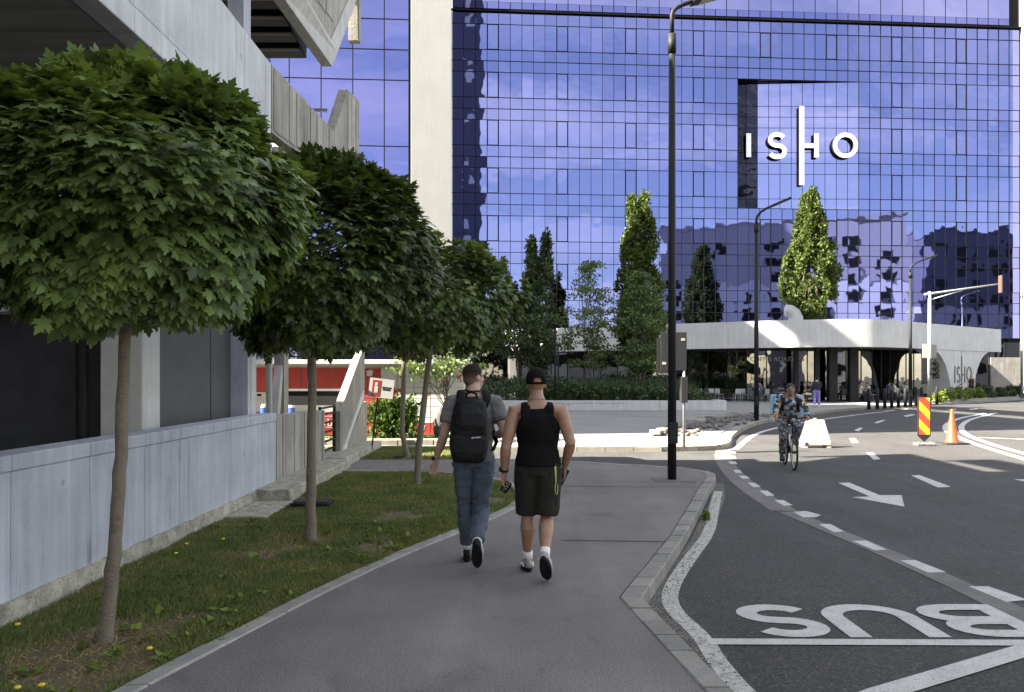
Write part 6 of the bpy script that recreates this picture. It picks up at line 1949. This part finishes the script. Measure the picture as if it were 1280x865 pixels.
# ------------------------------------------------------------------ cyclist and bicycle
CB = V(5.53, 15.95, ZR); CA = R(170.5)
bk = thing("bicycle", "black city bicycle ridden towards the camera by the delivery rider", "bicycle", CB, CA)
BBk = V(0, -0.06, 0.29)
for nm, y0 in (("wheel", -0.53), ("wheel", 0.53)):
    wr_ = MB()
    ring = [V(0, y0 + 0.325 * math.cos(a * math.pi / 18), 0.345 + 0.325 * math.sin(a * math.pi / 18)) for a in range(37)]
    wh = MB().tube([V(-0.035, y0, 0.345), V(0.035, y0, 0.345)], 0.024, 12).build("wheel", M_black, bk)
    MB().tube(ring, 0.021, 8, cap=False).build("tyre", M_rubber, wh, smooth=True)
    ring2 = [V(0, y0 + 0.302 * math.cos(a * math.pi / 18), 0.345 + 0.302 * math.sin(a * math.pi / 18)) for a in range(37)]
    MB().tube(ring2, 0.010, 6, cap=False).build("rim", M_steel, wh)
    sp = MB()
    for k in range(18):
        a = k * math.pi / 9
        sp.tube([V(0.02 * (-1) ** k, y0, 0.345), V(0, y0 + 0.30 * math.cos(a), 0.345 + 0.30 * math.sin(a))], 0.0018, 4)
    sp.build("spokes", M_steel, wh)["kind"] = "stuff"
fr = MB()
hdT, hdB = V(0, 0.36, 0.86), V(0, 0.40, 0.68); stt = V(0, -0.22, 0.80)
for a, b, r in ((hdT, stt, 0.015), (hdB, BBk, 0.019), (stt, BBk, 0.016), (hdT, hdB, 0.02)):
    fr.tube([a, b], r, 10)
for sx in (-1, 1):
    fr.tube([BBk + V(0.02 * sx, 0, 0), V(0.06 * sx, -0.53, 0.345)], 0.010, 8); fr.tube([stt + V(0.01 * sx, 0, -0.02), V(0.06 * sx, -0.53, 0.345)], 0.009, 8)
fr.build("frame", M_black, bk, smooth=True)
fk = MB().tube([hdB, hdB + V(0, 0.008, -0.03)], 0.03, 10)
for sx in (-1, 1):
    fk.tube([hdB + V(0.05 * sx, 0.005, -0.02), V(0.052 * sx, 0.53, 0.345)], 0.014, 8)
fk.build("fork", M_steel, bk, smooth=True)
MB().tube([hdT, V(0, 0.345, 0.95), V(0, 0.38, 0.985)], 0.014, 8).build("stem", M_black, bk, smooth=True)
MB().tube([V(-0.31, 0.33, 1.0), V(-0.2, 0.37, 1.005), V(0, 0.39, 0.985), V(0.2, 0.37, 1.005), V(0.31, 0.33, 1.0)], 0.013, 8, hint=(0, 0, 1)).build("handlebar", M_black, bk, smooth=True)
for sx in (-1, 1):
    MB().tube([V(sx * 0.22, 0.365, 1.005), V(sx * 0.33, 0.325, 1.0)], 0.018, 10, hint=(0, 0, 1)).build("grip", M_rubber, bk)
    MB().tube([V(sx * 0.2, 0.385, 0.99), V(sx * 0.29, 0.42, 0.96)], 0.006, 6).build("brake_lever", M_steel, bk)
MB().tube([V(0, 0.40, 0.965), V(0, 0.455, 0.965)], [0.03, 0.042], 12).build("headlight", M_wht, bk, smooth=True)
MB().box(-0.08, 0.08, 0.40, 0.425, 0.97, 1.06).build("phone_mount", M_black, bk, bevel=0.006)
MB().tube([V(0, -0.22, 0.78), V(0, -0.235, 0.90)], 0.013, 8).build("seat_post", M_steel, bk)
MB().tube([V(0, -0.37, 0.925), V(0, -0.28, 0.93), V(0, -0.16, 0.92), V(0, -0.08, 0.91)], [(0.07, 0.025), (0.08, 0.03), (0.04, 0.025), (0.02, 0.018)], 12, hint=(1, 0, 0)).build("saddle", M_rubber, bk, smooth=True)
MB().tube([BBk + V(0.05, 0, 0), BBk + V(0.06, 0, 0)], 0.095, 20).build("chainring", M_steel, bk)
pR, pL = V(0.13, -0.03, 0.13), V(-0.13, -0.09, 0.455)
for p, sx in ((pR, 1), (pL, -1)):
    MB().bar(BBk + V(0.075 * sx, 0, 0), V(0.075 * sx, p.y, p.z), 0.02, 0.028).build("crank", M_steel, bk)
    MB().box(p.x - 0.045, p.x + 0.045, p.y - 0.035, p.y + 0.035, p.z - 0.012, p.z + 0.012).build("pedal", M_black, bk)
for y0 in (-0.53, 0.53):
    MB().tube([V(0, y0 + 0.365 * math.cos(R(a)), 0.345 + 0.365 * math.sin(R(a))) for a in (range(30, 175, 12) if y0 > 0 else range(20, 190, 12))], [(0.03, 0.004)] * (13 if y0 > 0 else 15), 8, hint=(1, 0, 0)).build("mudguard", M_black, bk)

M_floral = bpy.data.materials.new("floral_print"); M_floral.use_nodes = True
nt = M_floral.node_tree; bs = nt.nodes["Principled BSDF"]; bs.inputs["Roughness"].default_value = 0.85
tc = nd(nt, "ShaderNodeTexCoord"); vo = nd(nt, "ShaderNodeTexVoronoi"); vo.inputs["Scale"].default_value = 17
nz = nd(nt, "ShaderNodeTexNoise"); nz.inputs["Scale"].default_value = 14; mxv = nd(nt, "ShaderNodeMix", data_type='RGBA', blend_type='ADD'); mxv.inputs["Factor"].default_value = 0.10
nt.links.new(tc.outputs["Object"], nz.inputs["Vector"]); nt.links.new(tc.outputs["Object"], mxv.inputs["A"]); nt.links.new(nz.outputs["Color"], mxv.inputs["B"]); nt.links.new(mxv.outputs["Result"], vo.inputs["Vector"])
spx = nd(nt, "ShaderNodeSeparateXYZ"); nt.links.new(vo.outputs["Color"], spx.inputs[0])
rp_ = nd(nt, "ShaderNodeValToRGB"); rp_.color_ramp.interpolation = 'CONSTANT'
els = [(0.0, (0.02, 0.022, 0.03)), (0.26, (0.20, 0.34, 0.52)), (0.46, (0.035, 0.04, 0.05)), (0.58, (0.50, 0.24, 0.05)), (0.70, (0.55, 0.54, 0.50)), (0.82, (0.10, 0.17, 0.30)), (0.92, (0.06, 0.08, 0.05))]
rp_.color_ramp.elements[0].position = 0; rp_.color_ramp.elements[0].color = (*els[0][1], 1)
rp_.color_ramp.elements[1].position = els[1][0]; rp_.color_ramp.elements[1].color = (*els[1][1], 1)
for p_, c_ in els[2:]:
    e_ = rp_.color_ramp.elements.new(p_); e_.color = (*c_, 1)
nt.links.new(spx.outputs[0], rp_.inputs[0]); nt.links.new(rp_.outputs[0], bs.inputs["Base Color"])
M_camo = pbr("grey_camouflage", (0.055, 0.057, 0.066), 0.9, var=0.55, scale=16, detail=1.5, tint=(0.22, 0.22, 0.25))
M_blueshoe = pbr("navy_shoe", (0.02, 0.035, 0.08), 0.7)
JC = dict(pelvis=(0, -0.24, 0.995), chest=(0, -0.02, 1.28), neck=(0, 0.07, 1.43), head=(0, 0.13, 1.545),
          shL=(-0.195, 0.03, 1.385), shR=(0.195, 0.03, 1.385), elL=(-0.285, 0.14, 1.16), elR=(0.285, 0.14, 1.16), wrL=(-0.285, 0.275, 1.03), wrR=(0.285, 0.275, 1.03),
          hipL=(-0.095, -0.21, 0.96), hipR=(0.095, -0.21, 0.96), knR=(0.135, 0.12, 0.62), anR=(0.13, -0.10, 0.235), knL=(-0.14, 0.20, 0.83), anL=(-0.13, -0.10, 0.555),
          toeL=(0, 1, -0.2), toeR=(0, 1, -0.1), hdL=(0, 0.9, -0.35), hdR=(0, 0.9, -0.35), pnL=(0, -0.4, -0.9), pnR=(0, -0.4, -0.9))
cy, _, _, qC = build_person("cyclist in a floral shirt and grey camouflage trousers riding towards the camera", CB, CA, JC,
                       dict(skin=M_skin3, top="shirt", top_mat=M_floral, sleeve=1.5, bottom="trousers", bottom_mat=M_camo, hair=M_hair2, hairscale=1.03, shoe=M_blueshoe, sole=M_soleb, build=1.0, curlL=1.25, curlR=1.25, calf=V(0, -0.014, 0), pitch=R(-6), leg=0.88, hem=0.1), vox=0.008)
MB().add([qC(-0.02, 0.075, -0.125), qC(0.02, 0.075, -0.125), qC(0.0, 0.10, -0.20)], [(0, 1, 2)]).build("collar", M_skin3, cy)
dbag = thing("delivery_bag", "cube shaped delivery backpack with pale blue sides on the cyclist's back", "bag", CB, CA)
M_cyan = pbr("pale_cyan_fabric", (0.20, 0.42, 0.52), 0.7)
MB().box(-0.29, 0.29, -0.56, -0.17, 1.03, 1.44).build("box", M_cyan, dbag, bevel=0.025)
MB().box(-0.20, 0.20, -0.55, -0.18, 1.44, 1.475).build("lid", M_black, dbag, bevel=0.02)
MB().box(-0.18, 0.18, -0.168, -0.155, 1.06, 1.38).build("back_pad", M_black, dbag)
for sx in (-1, 1):
    MB().tube([V(sx * 0.11, -0.16, 1.40), V(sx * 0.115, -0.06, 1.475), V(sx * 0.12, 0.06, 1.46), V(sx * 0.125, 0.125, 1.36), V(sx * 0.15, 0.09, 1.20), V(sx * 0.19, -0.08, 1.10)], [(0.03, 0.008)] * 6, 8).build("strap", M_black, dbag, smooth=True)

# ------------------------------------------------------------------ cafe terrace: chairs, tables and guests
M_chairw = pbr("pale_chair", (0.46, 0.46, 0.45), 0.6)
M_chaird = pbr("dark_chair", (0.05, 0.05, 0.05), 0.6)


def make_chair(m, label, loc, rz):
    t = thing("cafe_chair", label, "chair", loc, rz, group="chairs on the cafe terrace")
    MB().box(-0.21, 0.21, -0.21, 0.21, 0.43, 0.46).build("seat", m, t, bevel=0.01)
    MB().box(-0.20, 0.20, -0.235, -0.205, 0.50, 0.84).build("backrest", m, t, bevel=0.01)
    for sx in (-1, 1):
        for sy in (-1, 1):
            MB().tube([V(sx * 0.18, sy * 0.18, 0.43), V(sx * 0.21, sy * 0.22, 0)], 0.014, 6).build("leg", m, t)
        MB().tube([V(sx * 0.17, -0.2, 0.44), V(sx * 0.17, -0.222, 0.55)], 0.014, 6).build("back_post", m, t)
    return t


def make_table(label, loc):
    t = thing("cafe_table", label, "table", loc, 0, group="tables on the cafe terrace")
    MB().tube([V(0, 0, 0.72), V(0, 0, 0.75)], 0.36, 24).build("tabletop", M_chaird, t)
    MB().tube([V(0, 0, 0), V(0, 0, 0.72)], 0.03, 10).build("post", M_black, t)
    MB().tube([V(0, 0, 0), V(0, 0, 0.025)], 0.24, 20).build("base", M_black, t)
    return t


def ty(px):
    """front line of the terrace at this bearing"""
    k = (px - 640) / 1000.0
    for a, b in zip(gpts[:-1], gpts[1:]):
        if a.x / a.y <= k <= b.x / b.y:
            u = (k * a.y - a.x) / ((b.x - a.x) - k * (b.y - a.y))
            return a.lerp(b, u).y
    return 57.0


def tp(px, d=1.5):
    y = ty(px) - d
    return V((px - 640) * y / 1000.0, y, 0)


cw = None; cd = None
for (px, d, a, dark, lab) in ((872, 1.3, 20, 0, "pale chair at the left end of the terrace by the planter"), (889, 1.6, 170, 0, "pale empty chair right of the leftmost one"), (899, 1.2, 200, 0, "pale empty chair before the dark glass, third from the planter"),
                              (921, 1.5, 10, 0, "pale empty chair just left of the slim lamp post"), (930, 1.1, 190, 0, "pale empty chair just behind the slim lamp post"), (957, 1.7, 150, 0, "pale chair right of the slim lamp post"), (968, 1.4, 0, 1, "dark chair near the cyclist's shoulder"),
                              (1076, 1.3, 90, 1, "dark chair of the guest nearest the right dark column"), (1090, 1.6, -90, 0, "pale chair facing the right dark column")):
    src = cd if dark else cw
    if src is None:
        src = make_chair(M_chaird if dark else M_chairw, lab, tp(px, d), R(a))
        if dark: cd = src
        else: cw = src
    else:
        dup(src, tp(px, d), R(a), lab)
tb = make_table("round cafe table at the left end of the terrace", tp(880, 1.5))
for px, lab in ((910, "round cafe table left of the slim lamp post"), (944, "round cafe table behind the slim lamp post"), (1081, "round cafe table beside the right dark column"), (1124, "round cafe table behind the bollards")):
    dup(tb, tp(px, 1.5), 0, lab)

M_w = pbr("white_shirt_cloth", (0.62, 0.60, 0.58), 0.9)
M_dk = pbr("dark_jacket_cloth", (0.022, 0.022, 0.028), 0.9)
M_bl = pbr("dull_blue_cloth", (0.10, 0.13, 0.19), 0.9)
M_den = pbr("denim_cloth", (0.06, 0.08, 0.13), 0.9)
M_purp = pbr("violet_cloth", (0.24, 0.20, 0.52), 0.9)
SEAT = dict(pelvis=(0, 0, 0.54), chest=(0, -0.03, 0.86), neck=(0, 0.0, 1.06), head=(0, 0.03, 1.20), shL=(-0.18, -0.02, 1.0), shR=(0.18, -0.02, 1.0), elL=(-0.23, 0.05, 0.76), elR=(0.23, 0.05, 0.76),
            wrL=(-0.15, 0.27, 0.74), wrR=(0.15, 0.27, 0.74), hipL=(-0.09, 0, 0.52), hipR=(0.09, 0, 0.52), knL=(-0.11, 0.42, 0.52), knR=(0.11, 0.42, 0.52), anL=(-0.11, 0.42, 0.09), anR=(0.11, 0.46, 0.09), toeL=(0, 1, 0), toeR=(0, 1, 0))
gl_ = "guests seated on the cafe terrace"
guests = [(951, 1.7, 60, M_bl, M_den, "seated guest in dull blue left of the lamp post's neighbour table", 0), (964, 1.3, -60, M_dk, M_dk, "seated guest in dark clothes behind the delivery bag", 1), (1012, 1.9, 80, M_dk, M_w, "seated guest in a black top and white shorts right of the cyclist", 0),
          (1054, 1.2, 10, M_dk, M_dk, "seated guest in black between the two right dark columns", 1), (1075, 1.5, -80, M_w, M_dk, "seated guest in white beside the right dark column", 0), (1086, 1.6, 85, M_w, M_dk, "seated guest in white leaning at the table before the column", 0),
          (1111, 1.5, -75, M_bl, M_dk, "seated guest in grey blue left of the pair behind the bollards", 0), (1119, 1.9, 60, M_w, M_den, "seated guest in white and denim behind the middle bollards", 0), (1132, 1.3, 175, M_w, M_dk, "long haired seated guest in white facing the road behind the bollards", 1)]
for i, (px, d, a, tm1, tm2, lab, lg) in enumerate(guests):
    J = {k: V(*v) for k, v in SEAT.items()}
    if i % 2:
        J["wrR"] = V(0.12, 0.30, 0.82); J["chest"] = V(0, 0.03, 0.85); J["neck"] = V(0, 0.09, 1.04); J["head"] = V(0, 0.14, 1.17); J["shL"] = V(-0.18, 0.05, 0.99); J["shR"] = V(0.18, 0.05, 0.99)
    p = tp(px, d)
    sh_ = "shorts" if px == 1012 else "trousers"
    build_person(lab, p, R(a), J, dict(skin=M_skin1, top="tee", top_mat=tm1, bottom=sh_, bottom_name=sh_, bottom_mat=tm2, hair=M_hair2 if i % 3 else M_hair1, long=lg, shoe=M_shoeb, sole=M_soleb, build=0.97, shorts=0.6), vox=0.016, group=gl_, detail=False)
    if px not in (1076, 957, 968):
        dup(cd, p, R(a), "dark chair under the " + lab.split(" beside")[0].split(" behind")[0].split(" between")[0].split(" left of")[0].split(" right of")[0].split(" facing")[0].split(" leaning")[0] + (" by the cyclist" if px == 1012 else " of the terrace at table %s" % ["one", "two", "three", "four", "five", "six", "seven", "eight", "nine"][i]))
WALK = dict(pelvis=(0, 0, 0.92), chest=(0, 0.01, 1.21), neck=(0, 0.02, 1.41), head=(0, 0.05, 1.55), shL=(-0.17, 0, 1.34), shR=(0.17, 0, 1.34), elL=(-0.22, -0.04, 1.08), elR=(0.22, 0.03, 1.08), wrL=(-0.2, 0.08, 0.88), wrR=(0.12, 0.22, 1.14),
            hipL=(-0.085, 0, 0.88), hipR=(0.085, 0, 0.88), knL=(-0.10, 0.05, 0.48), knR=(0.10, 0.1, 0.48), anL=(-0.12, -0.16, 0.12), anR=(0.13, 0.14, 0.09), toeL=(0, 1, -0.3), toeR=(0, 1, 0))
build_person("woman in a black top and violet trousers walking across the plaza", gp(1021, 508.5, 0), R(-20), WALK, dict(skin=M_skin1, top="shirt", top_mat=M_dk, sleeve=1.5, bottom="trousers", bottom_mat=M_purp, hair=M_hair1, bun=1, shoe=M_sock, sole=M_solew, build=0.95, leg=0.97), vox=0.013, detail=False)
W2 = dict(WALK); W2.update(wrR=(0.22, 0.04, 0.84), elR=(0.23, -0.03, 1.09), anL=(-0.09, 0.0, 0.09), anR=(0.09, 0.0, 0.09), knL=(-0.09, 0.02, 0.48), knR=(0.09, 0.02, 0.48), toeL=(-0.2, 1, 0))
build_person("woman with long hair in a black sleeveless outfit before the white pylon", V(32.15, 56.0, 0.14), R(160), W2, dict(skin=M_skin1, top="tank", top_name="top", top_mat=M_dk, bottom="trousers", bottom_mat=M_dk, hair=M_hair1, long=1, shoe=M_shoeb, sole=M_soleb, build=0.93, arm=0.85, leg=0.96), vox=0.013, detail=False)
